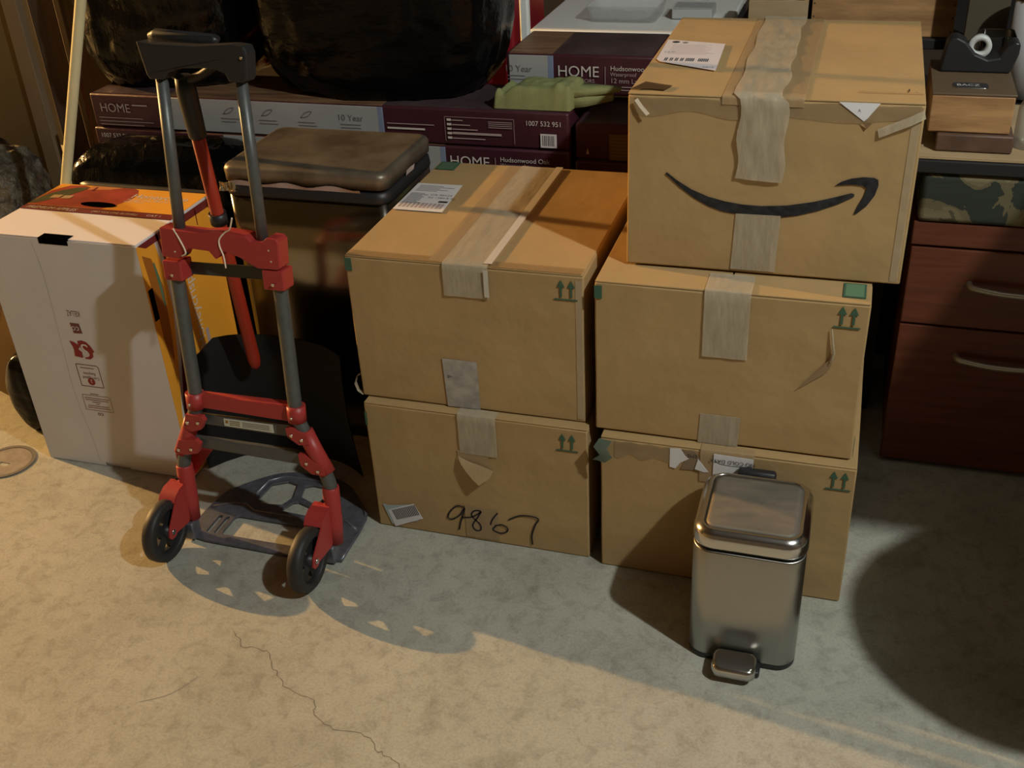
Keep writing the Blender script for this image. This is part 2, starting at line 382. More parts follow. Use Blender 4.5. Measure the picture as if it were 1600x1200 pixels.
def bxy(u, v):   # photo trace of the writing, in metres on the front face
    U, W = 550 + u / 3.4275, 550 + v / 3.4275
    x = -.791 + (U - 700) * .001518; z = .0785 - (W - 795) * .00160 + (U - 700) * .000226
    return (x, z)
g = G(); IK = mat('marker_ink', (0.012, 0.010, 0.012), .6)
for st in ([(600, 822), (560, 815), (520, 850), (505, 888), (530, 896), (575, 868), (602, 825), (590, 870), (575, 910), (562, 962)],
           [(585, 885), (640, 880), (690, 846), (655, 842), (638, 872), (680, 925), (682, 958), (655, 962), (640, 930), (672, 880), (692, 846)],
           [(782, 852), (752, 890), (738, 925)], [(760, 932), (800, 924), (830, 945), (822, 968), (785, 975), (750, 955), (765, 935)],
           [(838, 892), (900, 865), (965, 868), (998, 885), (980, 920), (960, 985), (962, 1040)]):
    g.stroke([bxy(*p) for p in st], .0038, f, IK, .0014)
g.link('handwritten_number', B)
g = G(); g.prism([(-.958, .066), (-.944, .064), (-.882, .076), (-.872, .03), (-.94, .010)], f, 0, .0006, mat('blue_label', (0.35, 0.42, 0.42), .5))
g.prism([(-.946, .050), (-.879, .080), (-.859, .040), (-.932, .004)], f, .0006, .0012, PAPER)
for k in range(15):
    a = .0045 * k; x = -.936 + a * .9; z = .052 + a * .38
    g.prism([(x, z), (x + .0019, z + .0009), (x + .0125, z - .026), (x + .0106, z - .0269)], f, .0012, .0016, INK)
g.link('barcode_sticker', B)
arrows(B, -.526, .285, 1.835)
g = G(); g.prism(rect(-.973, -.968, .285, .32), f, 0, .0005, GREEN); g.link('green_print', B)
# --- top left
A = carton('shipping_carton', -.983, -.471, 1.86, 2.437, ZB + .001, ZA, 'x', 2)
A['label'] = 'cardboard carton with a white tape stripe along its top, upper one of the left stack'
seamtape(A, 'packing_tape', -.765, -.668, 1.86, 2.43, ZA, .068, TAPE, wr=.003, seed=9)
seamtape(A, 'packing_tape', -.7975, -.7655, 1.865, 2.43, ZA, 0, TAPED, wr=.0008, seed=5, over=False)
g = G(); g.strip([V((-.678, 2.43 - .565 * k / 12, ZA + .0052)) for k in range(13)], V((.017, 0, 0)), TAPEW, nw=1)
g.strip([V((-.676, 1.853, ZA - .004)), V((-.676, 1.8525, ZA - .035)), V((-.676, 1.853, ZA - .064))], V((.010, 0, 0)), TAPEW, nw=1)
g.link('white_tape', A)
g = G(); g.prism(rect(-.98, -.475, 1.8605, 1.887), topf(ZA, .0016), 0, .0005, mat('tape_edge', (0.42, 0.27, 0.12), .35, alpha=.45)); g.link('packing_tape', A)
g = G(); f = front(1.86, .0015); g.prism([(-.784, .466), (-.706, .466), (-.705, .348), (-.780, .347)], f, 0, .0008, mat('worn_label', (0.44, 0.40, 0.35), .5, col2=(0.27, 0.25, 0.225), vscale=28))
g.prism([(-.775, .428), (-.763, .424), (-.775, .418)], f, .0008, .0012, INKG); g.link('paper_patch', A)
arrows(A, -.527, .632, 1.86)
g = G(); g.prism(rect(-.983, -.968, .655, .684), f, 0, .0006, GREEN); g.link('green_print', A)
g = G(); tf = topf(ZA, .0018); g.prism([(-.976, 2.378), (-.925, 2.378), (-.925, 2.432), (-.976, 2.432)], tf, 0, .0005, GREEN)
for k in range(6): g.prism(rect(-.970, -.931, 2.383 + .0075 * k, 2.386 + .0075 * k), tf, .0005, .0008, GREENL)
g.link('green_print', A)
g = G(); tf = topf(ZA, .0022); g.prism([(-.978, 2.112), (-.858, 2.112), (-.868, 2.28), (-.979, 2.278)], tf, 0, .0007, PAPER)
random.seed(8)
for k in range(5): g.prism(rect(-.968, -.968 + random.uniform(.05, .09), 2.262 - k * .008, 2.2645 - k * .008), tf, .0007, .001, INKG)
for k in range(9): g.prism(rect(-.972, -.972 + random.uniform(.03, .045), 2.212 - k * .007, 2.215 - k * .007), tf, .0007, .001, INKG)
g.text('CA 90123', at(tf, -.922, 2.205), .013, INK, .001); g.text('R2 1280-R 02', at(tf, -.922, 2.188), .012, INK, .001)
for k in range(11): g.prism(rect(-.972 + k * .0098, -.966 + k * .0098 + random.uniform(0, .002), 2.128, 2.158), tf, .0007, .001, mat('faded_bar', (0.38, 0.30, 0.27), .7))
g.prism(rect(-.888, -.866, 2.165, 2.175), tf, .0007, .001, INK)
g.link('shipping_label', A)
g = G(); g.strip([V((-.984, 1.87, ZB + .055)), V((-.993, 1.87, ZB + .05)), V((-1.0, 1.87, ZB + .03)), V((-.995, 1.87, ZB + .012)), V((-.983, 1.87, ZB + .004))], V((0, -.012, 0)), TAPE, nw=2)
g.link('packing_tape', A)['label'] = 'loose curl of tape at the corner'
# --- bottom right
D = carton('shipping_carton', -.430, .082, 1.820, 2.403, 0, ZB, 'cardboard carton with torn white labels behind the small pedal bin, bottom of the right stack', 3)
seamtape(D, 'packing_tape', -.222, -.115, 1.82, 1.838, ZB, .075, TAPED, seed=4, wr=.001)
g = G(); f = front(1.82, .0015); g.prism([(-.284, .338), (-.262, .340), (-.253, .325), (-.245, .318), (-.262, .306), (-.272, .290), (-.284, .292)], f, 0, .0008, PAPER)
g.prism([(-.226, .322), (-.204, .293), (-.213, .291), (-.232, .296)], f, .002, .0028, PAPER)
g.prism([(-.262, .339), (-.232, .336), (-.205, .293), (-.262, .290), (-.250, .318)], f, 0, .0006, mat('torn_board', (0.22, 0.155, 0.09), .8))
g.text('EMS', (V((-.228, f[0].y, .330)), -FX, -FZ), .012, INK, .001)
g.link('torn_label', D)
f = front(1.82, .0042)
g = G(); g.prism([(-.195, .340), (-.116, .338), (-.117, .285), (-.195, .287)], f, 0, .0008, PAPER)
g.text('NO COLD DATA', (V((-.112, f[0].y - .0022, .329)), -FX, -FZ), .0125, INK, .0, sx=.95)
g.stroke([(-.193, .326), (-.186, .319), (-.178, .317), (-.15, .316), (-.117, .320)], .0012, f, INK, .0012)
g.link('handwritten_label', D)
arrows(D, .030, .289, 1.82)
g = G(); g.strip([V((-.43, 1.8165, .343)), V((-.44, 1.812, .325)), V((-.427, 1.807, .31)), V((-.444, 1.814, .292))], V((.028, -.004, 0)), mat('green_film', (.12, .17, .13), .12, alpha=.8), nw=4, wr=.01, seed=2)
g.link('crumpled_tape', D)
# --- middle right
Cc = carton('shipping_carton', -.445, .067, 1.843, 2.425, ZB + .0025, ZA, 'cardboard carton with a diagonal dent in its front, middle of the right stack', 4)
seamtape(Cc, 'packing_tape', -.232, -.146, 1.843, 1.915, ZA, .138, TAPE, seed=14, wr=.0025)
g = G(); f = front(1.843, .0015); g.prism([(-.229, .416), (-.150, .416), (-.152, .346), (-.232, .347)], f, 0, .0008, TAPE); g.link('packing_tape', Cc)
arrows(Cc, .009, .637, 1.843)
g = G(); g.prism(rect(-.445, -.430, .652, .68), f, 0, .0006, GREEN); g.link('green_print', Cc)
g = G(); tf = topf(ZA, .0018); g.prism(rect(.016, .057, 1.862, 1.921), tf, 0, .0005, GREEN); g.prism(rect(.020, .053, 1.866, 1.917), tf, .0005, .0008, mat('green_print_mid', (.11, .20, .11), .8)); g.link('green_print', Cc)
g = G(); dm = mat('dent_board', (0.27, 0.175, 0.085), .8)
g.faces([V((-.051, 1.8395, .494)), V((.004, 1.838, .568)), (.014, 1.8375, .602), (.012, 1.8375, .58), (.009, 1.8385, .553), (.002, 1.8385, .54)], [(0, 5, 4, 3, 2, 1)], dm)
g.tube([(.004, 1.8385, .635), (.008, 1.837, .61), (.012, 1.836, .585), (.010, 1.836, .572), (.004, 1.838, .556)], [.0008, .002, .003, .0026, .0008], TAPE, n=8)
g.link('dent', Cc)
g = G(); g.prism(rect(1.846, 1.862, .352, .395), sidef(.067, .003), 0, .0006, GREENL); g.link('green_print', Cc)
# --- smile carton on top
ZE = 1.032
E_ = carton('smile_carton', -.399, .114, 1.926, 2.526, ZA + .003, ZE, 'large taped cardboard carton printed with a black smile arrow, topmost on the right stack', 5)
seamtape(E_, 'packing_tape', -.228, -.086, 1.926, 2.52, ZE, .012, TAPED, wr=.001, seed=2)
n = 26; P = []; W = []
for k in range(n + 1):
    y = 2.52 - (2.52 - 1.926) * k / n; c = -.168 + .018 * k / n; P.append(V((c - .045 - .012 * k / n + .0025 * math.sin(k * .7), y, ZE + .002))); W.append(V((.086 + .003 * math.sin(k * .9 + 1), 0, 0)))
for k in range(11):
    P.append(V((-.196 + .003 * math.sin(k), 1.9235, ZE - .003 - .0146 * k))); W.append(V((.084, 0, -.004)))
g = G(); g.strip(P, W, TAPE, nw=10, wr=.007, seed=21); g.link('packing_tape', E_)['label'] = 'wrinkled clear packing tape'
g = G(); f = front(1.926, .0015); g.prism([(-.192, .813), (-.110, .814), (-.113, .70), (-.196, .70)], f, 0.0006, .0014, TAPE); g.link('packing_tape', E_)
def exz(u, v):
    U, W = 960 + u / 2.608, v / 2.608; x = -.325 + (U - 1038) * .0011745 ; z = .884 - (W - 270) * .001235 + (U - 1038) * .000086
    x = x + (W - 270) * .00002; return (x, z)
sm = [(205, 700), (250, 735), (310, 773), (380, 804), (450, 824), (520, 837), (600, 844), (700, 842), (800, 828), (880, 810), (945, 793), (957, 798), (956, 808), (900, 836), (820, 865), (740, 884), (680, 891), (600, 888), (500, 877), (440, 866), (380, 843), (320, 808), (260, 762), (220, 724), (202, 708)]
ah = [(880, 762), (905, 746), (940, 735), (985, 730), (1025, 733), (1041, 742), (1044, 765), (1034, 803), (1008, 845), (972, 877), (962, 877), (975, 842), (994, 802), (1000, 776), (985, 764), (945, 759)]
g = G()
for l in (sm, ah): g.prism([exz(*p) for p in l][::-1], f, 0, .0005, SMILE)
g.link('printed_smile', E_)
g = G(); g.prism([(-.028, 1.030), (.040, 1.030), (.022, 1.004), (.016, .998)], f, .0004, .0012, mat('white_patch', (.72, .72, .74), .5)); g.text('A', at(f, .004, 1.014), .008, INKG, .0014); g.link('paper_corner', E_)
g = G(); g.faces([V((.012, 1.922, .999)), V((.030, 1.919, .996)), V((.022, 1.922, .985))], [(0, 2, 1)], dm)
g.strip([V((.04, 1.922, .985)), V((.065, 1.920, .998)), V((.09, 1.919, 1.01)), V((.112, 1.921, 1.022))], V((.004, -.003, -.014)), TAPE, nw=3, wr=.003); g.link('tape_wrinkle', E_)
g = G(); tf = topf(ZE, .0028); g.prism([(-.392, 2.305), (-.270, 2.28), (-.262, 2.078), (-.378, 2.132), (-.388, 2.15)], tf, 0, .0007, mat('pale_label', (.66, .60, .62), .5))
g.prism(circ(-.372, 2.285, .008, 10), tf, .0007, .001, INK); g.prism(circ(-.352, 2.281, .006, 10), tf, .0007, .001, INKG)
for k in range(9): g.prism(rect(-.374, -.30 + random.uniform(-.02, .02), 2.262 - k * .009, 2.2635 - k * .009), tf, .0007, .001, PINKP)
g.text('24 lb', at(tf, -.383, 2.20), .012, BLUEP, .001)
for k in range(26):
    if random.random() < .8: g.prism(rect(-.372 + k * .0035, -.370 + k * .0035, 2.138, 2.160), tf, .0007, .001, INK)
g.text('SG12', at(tf, -.290, 2.095), .010, INKG, .001)
g.link('shipping_label', E_)
g = G(); g.prism([(-.397, 1.94), (-.378, 1.99), (-.342, 1.975), (-.325, 1.97), (-.335, 1.94), (-.36, 1.945)], tf, 0, .0005, mat('dark_tape', (.10, .06, .03), .3, alpha=.8)); g.link('tape_scrap', E_)
g = G(); g.strip([V((-.385, 1.921, 1.02)), V((-.375, 1.918, 1.008)), V((-.362, 1.916, .994))], V((.006, 0, .004)), mat('shiny_film', (.8, .7, .55), .1), nw=2, wr=.003); g.link('tape_scrap', E_)
g = G(); g.prism(rect(.002, .112, 1.975, 1.977), tf, 0, .0003, CARD2); g.prism([(.085, 1.985), (.087, 1.985), (.087, 2.0), (.085, 2.0)], tf, 0, .0004, INK); g.link('crease', E_)

for par, xa, xb, y, z, h_ in ((E_, -.385, .108, 1.926, ZE, .030), (D, -.40, -.235, 1.82, ZB, .035)):
    n_ = 30; g = G()
    g.strip([V((xa + (xb - xa) * k / n_, y - .0022, z - .006 - .002 * math.sin(k * .8))) for k in range(n_ + 1)], [V((0, 0, -h_ - .005 * math.sin(k * .6 + 1)))  for k in range(n_ + 1)], mat('edge_tape', (.42, .29, .155), .22, bump=.6, bscale=30, bdist=.006, alpha=.42), nw=4, wr=.0016, seed=5)
    g.link('packing_tape', par)
for par, x, y, za, zb in ((A, -.4735, 1.86, ZB + .01, ZA - .012), (E_, .1085, 1.926, ZA + .01, ZE - .03)):
    g = G(); g.strip([V((x, y - .0022, zb + (za - zb) * k / 24)) for k in range(25)], V((-.014, 0, 0)), mat('edge_tape_light', (.55, .42, .26), .2, bump=.5, bscale=30, bdist=.005, alpha=.5), nw=3, wr=.0018, seed=9)
    g.link('packing_tape', par)

# ================================================================== STEP CAN (small)
t = thing('step_can', (-.10, 1.69, 0), 'small brushed steel pedal bin with a dusty lid, before the right carton stack', 'trash can')
cx, cy, hx, hy = -.0985, 1.6935, .105, .104
g = G(); g.loft([rrect(cx, cy, hx - d, hy - d, .038 - d, z) for z, d in ((0.0, .004), (.004, .001), (.014, .001), (.016, .003))], BLACKP); g.link('base_ring', t)
g = G(); g.loft([rrect(cx, cy, hx - d, hy - d, .037, z, 12) for z, d in ((.014, .0016), (.016, .0006), (.10, 0.0004), (.272, .0004), (.275, .002), (.275, .004))], STEELB); g.link('can_body', t)
g = G(); g.loft([rrect(cx, cy, hx - .004, hy - .004, .035, z) for z in (.272, .286)], BLACKF); g.link('liner_rim', t)
g = G(); g.loft([rrect(cx, cy, hx + d, hy + d, .042 + d, z, 12) for z, d in ((.283, -.002), (.284, .001), (.287, .002), (.304, .001), (.313, -.003), (.319, -.011), (.3205, -.016), (.3185, -.0175))], CHROME, caps=False)
lid = g.link('lid', t)
g = G(); g.loft([rrect(cx, cy, hx + d, hy + d, max(.042 + d, .004), z, 12) for z, d in ((.3185, -.0172), (.3190, -.03), (.3205, -.06), (.321, -.08))], STEELD)
g.link('lid_top', lid)
g = G(); g.box(cx - .045, cx + .030, cy + hy - .004, cy + hy + .016, .262, .322, BLACKP, bev=.006); g.link('hinge', t)
g = G(); g.box(cx - .048, cx + .042, 1.560, 1.592, .0012, .016, BLACKP, bev=.004)
pd = g.link('pedal_bracket', t)
g = G(); px0 = cx - .007
g.loft([rrect(px0, 1.560 , .042 + d, .030 + d, .016 + d, z, 6) for z, d in ((.018, -.004), (.020, 0), (.033, 0), (.039, -.003), (.041, -.008))], CHROME); g.link('pedal', t)

# ================================================================== LARGE TRASH CAN
t = thing('trash_can', (-1.225, 2.32, 0), 'tall rectangular mirror-steel trash can with a stained lid, behind the red hand truck', 'trash can')
cx, cy, hx, hy = -1.233, 2.325, .213, .152
g = G(); g.loft([rrect(cx, cy, hx - d, hy - d, .03, z) for z, d in ((0, .004), (.03, .002), (.03, .004))], BLACKP); g.link('base_ring', t)
g = G(); g.loft([rrect(cx, cy, hx - d, hy - d, .024, z, 10) for z, d in ((.03, .002), (.05, .001), (.2, .0), (.5, .001), (.672, .001))], STEELM); g.link('can_body', t)
g = G(); g.loft([rrect(cx, cy, hx - d, hy - d, .035, z) for z, d in ((.672, -.003), (.676, -.004), (.697, -.002), (.70, .004))], BLACKP); g.link('liner_rim', t)
g = G(); g.loft([rrect(cx, cy, hx + d, hy + d, .026, z, 10) for z, d in ((.706, -.004), (.707, .001), (.735, .002), (.742, -.001), (.746, -.006), (.7475, -.014))], STEELL); g.link('lid', t)
g = G(); g.strip([V((cx - .19 + .34 * k / 20, cy - hy + .001, .699)) for k in range(21)], [V((0, -.004, .011 + .004 * math.sin(k * .9))) for k in range(21)], PINKB, nw=2, wr=.003)
g.strip([V((cx + hx - .001, 2.30 + .01 * k, .699)) for k in range(6)], V((.003, 0, .014)), PINKB, nw=2, wr=.003); g.link('bag_edge', t)['label'] = 'pale plastic bag edge under the lid'
g = G(); g.strip([V((cx - hx - .004 + .045 * k / 14, cy - hy - .006 + .002 * math.sin(k * 2), .688)) for k in range(15)], V((0, 0, .022)), GOLD, nw=6, wr=.022, seed=6); g.link('bag_knot', t)

# ================================================================== HAND TRUCK
TY = lambda z: 1.69 + .12 * z
t = thing('hand_truck', (-1.21, 1.69, 0), 'red and grey folding hand truck standing upright on its flat toe plate, two black wheels', 'hand truck')
HT = t
def tp(x, z, off=0): return V((x, TY(z) + off, z))
def trk(poly, name, m, d0, d1, bev=.003, parent=None):
    n_ = V((0, 1, 0)); g = G()
    g.prism([poly], (V((0, 1.69, 0)), FX, V((0, .12, 1))), -d1, -d0, m); return g.link(name, parent or t, bev=bev)
def cat(P, k=6):
    P = [V(p) for p in P]; Q = []
    for i in range(len(P) - 1):
        p0, p1, p2, p3 = P[max(i - 1, 0)], P[i], P[i + 1], P[min(i + 2, len(P) - 1)]
        for j in range(k):
            s = j / k; Q.append(0.5 * ((2 * p1) + (p2 - p0) * s + (2 * p0 - 5 * p1 + 4 * p2 - p3) * s * s + (3 * p1 - p0 - 3 * p2 + p3) * s ** 3))
    return Q + [P[-1]]
for sgn, top, mid, bend, low in ((-1, -1.334, -1.332, -1.343, -1.391), (1, -1.090, -1.084, -1.072, -1.018)):
    G().tube(cat([tp(top, .66), tp((top + mid) / 2, .5), tp(mid, .37), tp(bend + .0 * sgn, .325), tp((bend + low) / 2, .265), tp(low - .004 * sgn, .21), tp(low, .17), tp(low, .10)]), .0155, GREYM, 16).link('frame_tube', t)
for xb, xt in ((-1.312, -1.301), (-1.117, -1.127)):
    G().tube([tp(xb, .700), tp(xt, 1.085)], .0122, GREYM, 14).link('telescoping_tube', t)
g = G(); g.prism([[(-1.336, 1.128), (-1.30, 1.124), (-1.21, 1.122), (-1.13, 1.127), (-1.103, 1.124), (-1.098, 1.11), (-1.102, 1.066), (-1.108, 1.058), (-1.142, 1.058), (-1.150, 1.074), (-1.175, 1.082), (-1.25, 1.080), (-1.275, 1.070), (-1.284, 1.058), (-1.316, 1.058), (-1.322, 1.066)]], (V((0, 1.69, 0)), FX, V((0, .12, 1))), -.018, .020, BLACKP)
hd = g.link('handle', t, bev=.008)
G().tube([tp(-1.108, 1.106, -.021), tp(-1.108, 1.106, -.024)], .003, CHROME, 10).link('rivet', hd)
# upper red bracket
br = trk([(-1.345, .762), (-1.30, .758), (-1.25, .757), (-1.20, .762), (-1.145, .758), (-1.133, .748), (-1.108, .748), (-1.098, .758), (-1.078, .757), (-1.072, .75), (-1.074, .695), (-1.082, .692), (-1.125, .692), (-1.165, .712), (-1.20, .722), (-1.22, .703), (-1.235, .720), (-1.28, .722), (-1.300, .706), (-1.305, .697), (-1.347, .699)], 'upper_bracket', RED, -.022, .020)
for x0, x1 in ((-1.352, -1.308), (-1.118, -1.070)):
    c = trk([(x0, .647), (x1, .647), (x1, .690), (x0, .690)], 'collar', RED, -.02, .024)
    G().tube([tp((x0 + x1) / 2 + .002, .664, -.024), tp((x0 + x1) / 2 + .002, .664, -.0265)], .0035, CHROME, 10).link('rivet', c)
trk([(-1.330, .678), (-1.09, .684), (-1.09, .656), (-1.330, .652)], 'cross_bar', mat('dark_bar', (.045, .05, .045), .5, metal=.2), .016, .021, .001)
for dx, dz in ((-1.095, .735), (-1.092, .712), (-1.315, .715)): G().tube([tp(dx, dz, -.02), tp(dx, dz, -.0225)], .0022, CHROME, 8).link('rivet', br)
# low red cross bar with clamps
cb = trk([(-1.335, .378), (-1.10, .381), (-1.085, .374), (-1.085, .342), (-1.335, .348)], 'cross_bar', RED, -.004, .022, .004); cb['label'] = 'red lower cross bar'
for x in (-1.334, -1.083):
    G().tube([tp(x, .345), tp(x, .382)], .0205, RED, 20).link('clamp', cb)
    G().tube([tp(x - .002, .362, -.02), tp(x - .002, .362, -.0235)], .003, CHROME, 8).link('rivet', cb)
b1 = trk([(-1.345, .325), (-1.07, .327), (-1.06, .297), (-1.345, .300)], 'cross_bar', GREYM, .008, .016, .002)
trk([(-1.273, .3215), (-1.150, .3225), (-1.149, .3025), (-1.273, .3035)], 'warning_sticker', mat('sticker', (.55, .55, .45), .5), .0068, .0079, 0, b1)
g = G(); f = (V((0, 1.69 + .0064, 0)), FX, V((0, .12, 1)))
g.prism(rect(-1.268, -1.262, .311, .317), f, 0, .0003, mat('warn_mark', (.3, .15, .02), .6))
for k in range(3): g.prism(rect(-1.258, -1.232, .307 + .0045 * k, .3085 + .0045 * k), f, 0, .0003, mat('warn_text', (.22, .16, .06), .6))
for k in range(4): g.prism(rect(-1.226, -1.158, .3065 + .0035 * k, .3073 + .0035 * k), f, 0, .0003, INKG)
g.link('printed_text', b1)
b2 = trk([(-1.36, .268), (-1.10, .268), (-1.05, .255), (-1.05, .232), (-1.09, .236), (-1.36, .242)], 'cross_bar', GREYM, .0, .014, .003)
# gussets along the flare
for sl, lobes, rv in (([(-1.3445, .322), (-1.365, .277), (-1.389, .226)], ([(-1.362, .300), (-1.352, .334), (-1.312, .333), (-1.306, .322), (-1.318, .300), (-1.345, .292)], [(-1.395, .232), (-1.380, .266), (-1.338, .272), (-1.326, .262), (-1.336, .238), (-1.365, .230)]), [(-1.349, .316), (-1.322, .319), (-1.383, .243), (-1.350, .249)]),
                      ([(-1.068, .322), (-1.048, .277), (-1.022, .226)], ([(-1.104, .332), (-1.092, .336), (-1.055, .322), (-1.050, .300), (-1.075, .296), (-1.100, .312)], [(-1.080, .272), (-1.066, .272), (-1.022, .248), (-1.018, .228), (-1.050, .228), (-1.076, .246)]), [(-1.090, .320), (-1.066, .312), (-1.060, .256), (-1.034, .240)])):
    g = G(); g.tube([tp(x, z) for x, z in sl], .0185, RED, 18)
    for lb in lobes: g.prism([lb], (V((0, 1.69, 0)), FX, V((0, .12, 1))), .006, .0195, RED)
    gs = g.link('gusset', t)
    for rx, rz in rv: G().tube([tp(rx, rz, -.0195), tp(rx, rz, -.023)], .0038, CHROME, 10).link('rivet', gs)
# sockets, forks, wheels
def disc(cx, cy, cz, prof, m, n=40):
    g = G(); g.loft([[V((cx + dx, cy + r * math.cos(2 * math.pi * k / n), cz + r * math.sin(2 * math.pi * k / n))) for k in range(n)] for dx, r in prof], m, closed=True); return g
for sx, wx, wy in ((-1.390, -1.405, 1.612), (-1.018, -1.036, 1.598)):
    R = .0735; wz = .0735
    so = G().tube([tp(sx, .05), tp(sx, .10), tp(sx, .14), tp(sx, .19), tp(sx, .192)], [.0185, .020, .0195, .019, .018], RED, 20).link('socket', t)
    for dz in (.165, .148): G().tube([tp(sx - .012, dz, -.017), tp(sx - .013, dz, -.0205)], .0042, BLACKF, 8).link('rivet', so)
    fk = G()
    for px_ in (wx - .021, wx + .0175):
        fk.prism([(wy - .016, wz - .006), (wy - .010, wz - .015), (wy + .004, wz - .017), (wy + .014, wz - .012), (1.672, .055), (1.692, .072), (1.705, .140), (1.700, .150), (1.668, .1505), (1.650, .142), (1.640, .128), (wy - .010, wz + .012)], sidef(px_), 0, .0035, RED)
    edge = [V((wx - .021, y_, z_)) for y_, z_ in ((1.700, .1515), (1.668, .152), (1.650, .1435), (1.641, .132))]
    fk.strip(edge, V((.042, 0, 0)), RED, nw=2, th=.003)
    fo = fk.link('wheel_fork', t)
    G().tube([V((wx + .0205, wy, wz)), V((wx + .0245, wy, wz))], .0065, CHROME, 12).link('axle_bolt', fo)
    w_ = disc(wx, wy, wz, [(-.0155, R - .006), (-.011, R - .001), (0, R), (.011, R - .001), (.0155, R - .006), (.0155, R - .020), (.012, R - .022), (-.012, R - .022), (-.0155, R - .020)], RUBBER).link('wheel', t)
    hub = G(); c2 = lambda r, n=36: [(wy + r * math.cos(2 * math.pi * k / n), wz + r * math.sin(2 * math.pi * k / n)) for k in range(n)]
    holes = []
    for q in range(5):
        a0 = math.radians(72 * q + 20); hp = []
        for k in range(6): a = a0 + math.radians(32) * k / 5; hp.append((wy + .045 * math.cos(a), wz + .045 * math.sin(a)))
        for k in range(5, -1, -1): a = a0 + math.radians(8) + math.radians(16) * k / 5; hp.append((wy + .026 * math.cos(a), wz + .026 * math.sin(a)))
        holes.append(hp)
    hub.prism([c2(R - .0215)] + holes, sidef(wx), -.005, .005, BLACKP)
    hub.tube([V((wx - .018, wy, wz)), V((wx + .0165, wy, wz))], .014, BLACKP, 20)
    hub.link('hub', w_)
# toe plate
out = [(-1.412, 1.682), (-1.402, 1.835), (-1.375, 1.885), (-1.325, 1.938), (-1.285, 1.962), (-1.245, 1.970), (-1.175, 1.970), (-1.135, 1.962), (-1.095, 1.938), (-1.045, 1.885), (-1.012, 1.835), (-1.006, 1.682), (-1.06, 1.668), (-1.35, 1.672)]
def rp(x0, x1, y0, y1, r=.012):
    return [(p.x, p.y) for p in rrect((x0 + x1) / 2, (y0 + y1) / 2, (x1 - x0) / 2, (y1 - y0) / 2, r, 0, 4)]
holes = [rp(-1.325, -1.115, 1.700, 1.775), rp(-1.366, -1.355, 1.70, 1.765, .004), rp(-1.345, -1.336, 1.70, 1.765, .004), rp(-1.104, -1.094, 1.70, 1.765, .004), rp(-1.082, -1.072, 1.70, 1.765, .004),
         [(-1.305, 1.845), (-1.285, 1.830), (-1.235, 1.838), (-1.222, 1.872), (-1.235, 1.925), (-1.265, 1.932), (-1.300, 1.912)],
         [(-1.195, 1.932), (-1.213, 1.922), (-1.203, 1.878), (-1.165, 1.862), (-1.130, 1.885), (-1.135, 1.910), (-1.160, 1.930)],
         [(-1.222, 1.815), (-1.150, 1.812), (-1.120, 1.832), (-1.130, 1.862), (-1.165, 1.848), (-1.200, 1.860), (-1.212, 1.855), (-1.225, 1.825)]]
g = G(); g.prism([out] + holes, topf(.004), 0, .006, PLATE); tpn = g.link('toe_plate', t, bev=.002)
g = G()
for k in (0, 1): g.tube([V((a * (1 if True else 1), b, .0105)) for a, b in ([(-1.40, 1.79), (-1.36, 1.815), (-1.32, 1.82), (-1.29, 1.80), (-1.12, 1.80), (-1.09, 1.82), (-1.05, 1.815), (-1.015, 1.79)] if k == 0 else [(-1.32, 1.85), (-1.315, 1.92), (-1.28, 1.948), (-1.15, 1.948), (-1.115, 1.91), (-1.105, 1.84), (-1.15, 1.80)])], .004, PLATE, 8)
g.tube(cat([V((p[0], p[1], .006)) for p in out[:12]], 3), .0045, PLATE, 8)
g.link('ridge', tpn)
for x0, x1 in ((-1.405, -1.375), (-1.043, -1.012)):
    g = G(); g.box(x0, x1, 1.668, 1.700, .005, .052, PLATE, bev=.004); g.link('hinge_bracket', t)
g = G(); g.prism([(-1.404, .128), (-1.338, .212), (-1.330, .240), (-1.400, .240)], front(1.76), -.006, 0, RED); g.prism([(-1.415, .15), (-1.404, .128), (-1.398, .24), (-1.412, .24)], front(1.735), -.025, 0, RED); g.prism([(1.705, .20), (1.705, .225), (1.76, .235), (1.76, .205)], sidef(-1.400), 0, .006, RED)
g.link('toe_brace', t)
# nylon ties
G().tube(cat([tp(-1.312, .764, -.021), tp(-1.300, .745, -.023), tp(-1.290, .725, -.024), tp(-1.287, .715, -.026), tp(-1.298, .708, -.024)]), .0018, STRING, 8).link('nylon_tie', br)
G().tube(cat([tp(-1.165, .800, -.03), tp(-1.176, .775, -.026), tp(-1.192, .764, -.022), tp(-1.205, .750, -.023), tp(-1.206, .735, -.023), tp(-1.200, .716, -.023), tp(-1.198, .690, -.023)]), .0018, STRING, 8).link('nylon_tie', br)

# ================================================================== SNOW SHOVEL behind the truck
t = thing('snow_shovel', (-1.33, 2.0, 0), 'red-shafted snow shovel with black grip and black blade, standing behind the hand truck', 'shovel')
Lp = lambda s: V((-1.296, 1.880, 1.03)).lerp(V((-1.330, 1.985, .300)), s)
G().tube([Lp(.02), Lp(.5), Lp(.96), Lp(.985), Lp(1.0)], [.0145, .0145, .0155, .012, .003], REDSH, 16).link('shaft', t)
G().tube([Lp(-.02), Lp(.02), Lp(.10), Lp(.155), Lp(.16)], [.017, .021, .020, .019, .017], BLACKP, 16).link('grip_sleeve', t)
G().tube([Lp(.405), Lp(.44)], .0195, BLACKP, 16).link('collar', t)
g = G(); g.tube(cat([V((-1.296, 1.878, 1.035)), V((-1.325, 1.875, 1.06)), V((-1.345, 1.87, 1.10)), V((-1.34, 1.868, 1.118))]), .009, BLACKP, 10)
g.tube(cat([V((-1.296, 1.878, 1.035)), V((-1.25, 1.875, 1.05)), V((-1.205, 1.87, 1.08)), V((-1.20, 1.868, 1.105))]), .009, BLACKP, 10); g.link('grip_fork', t)
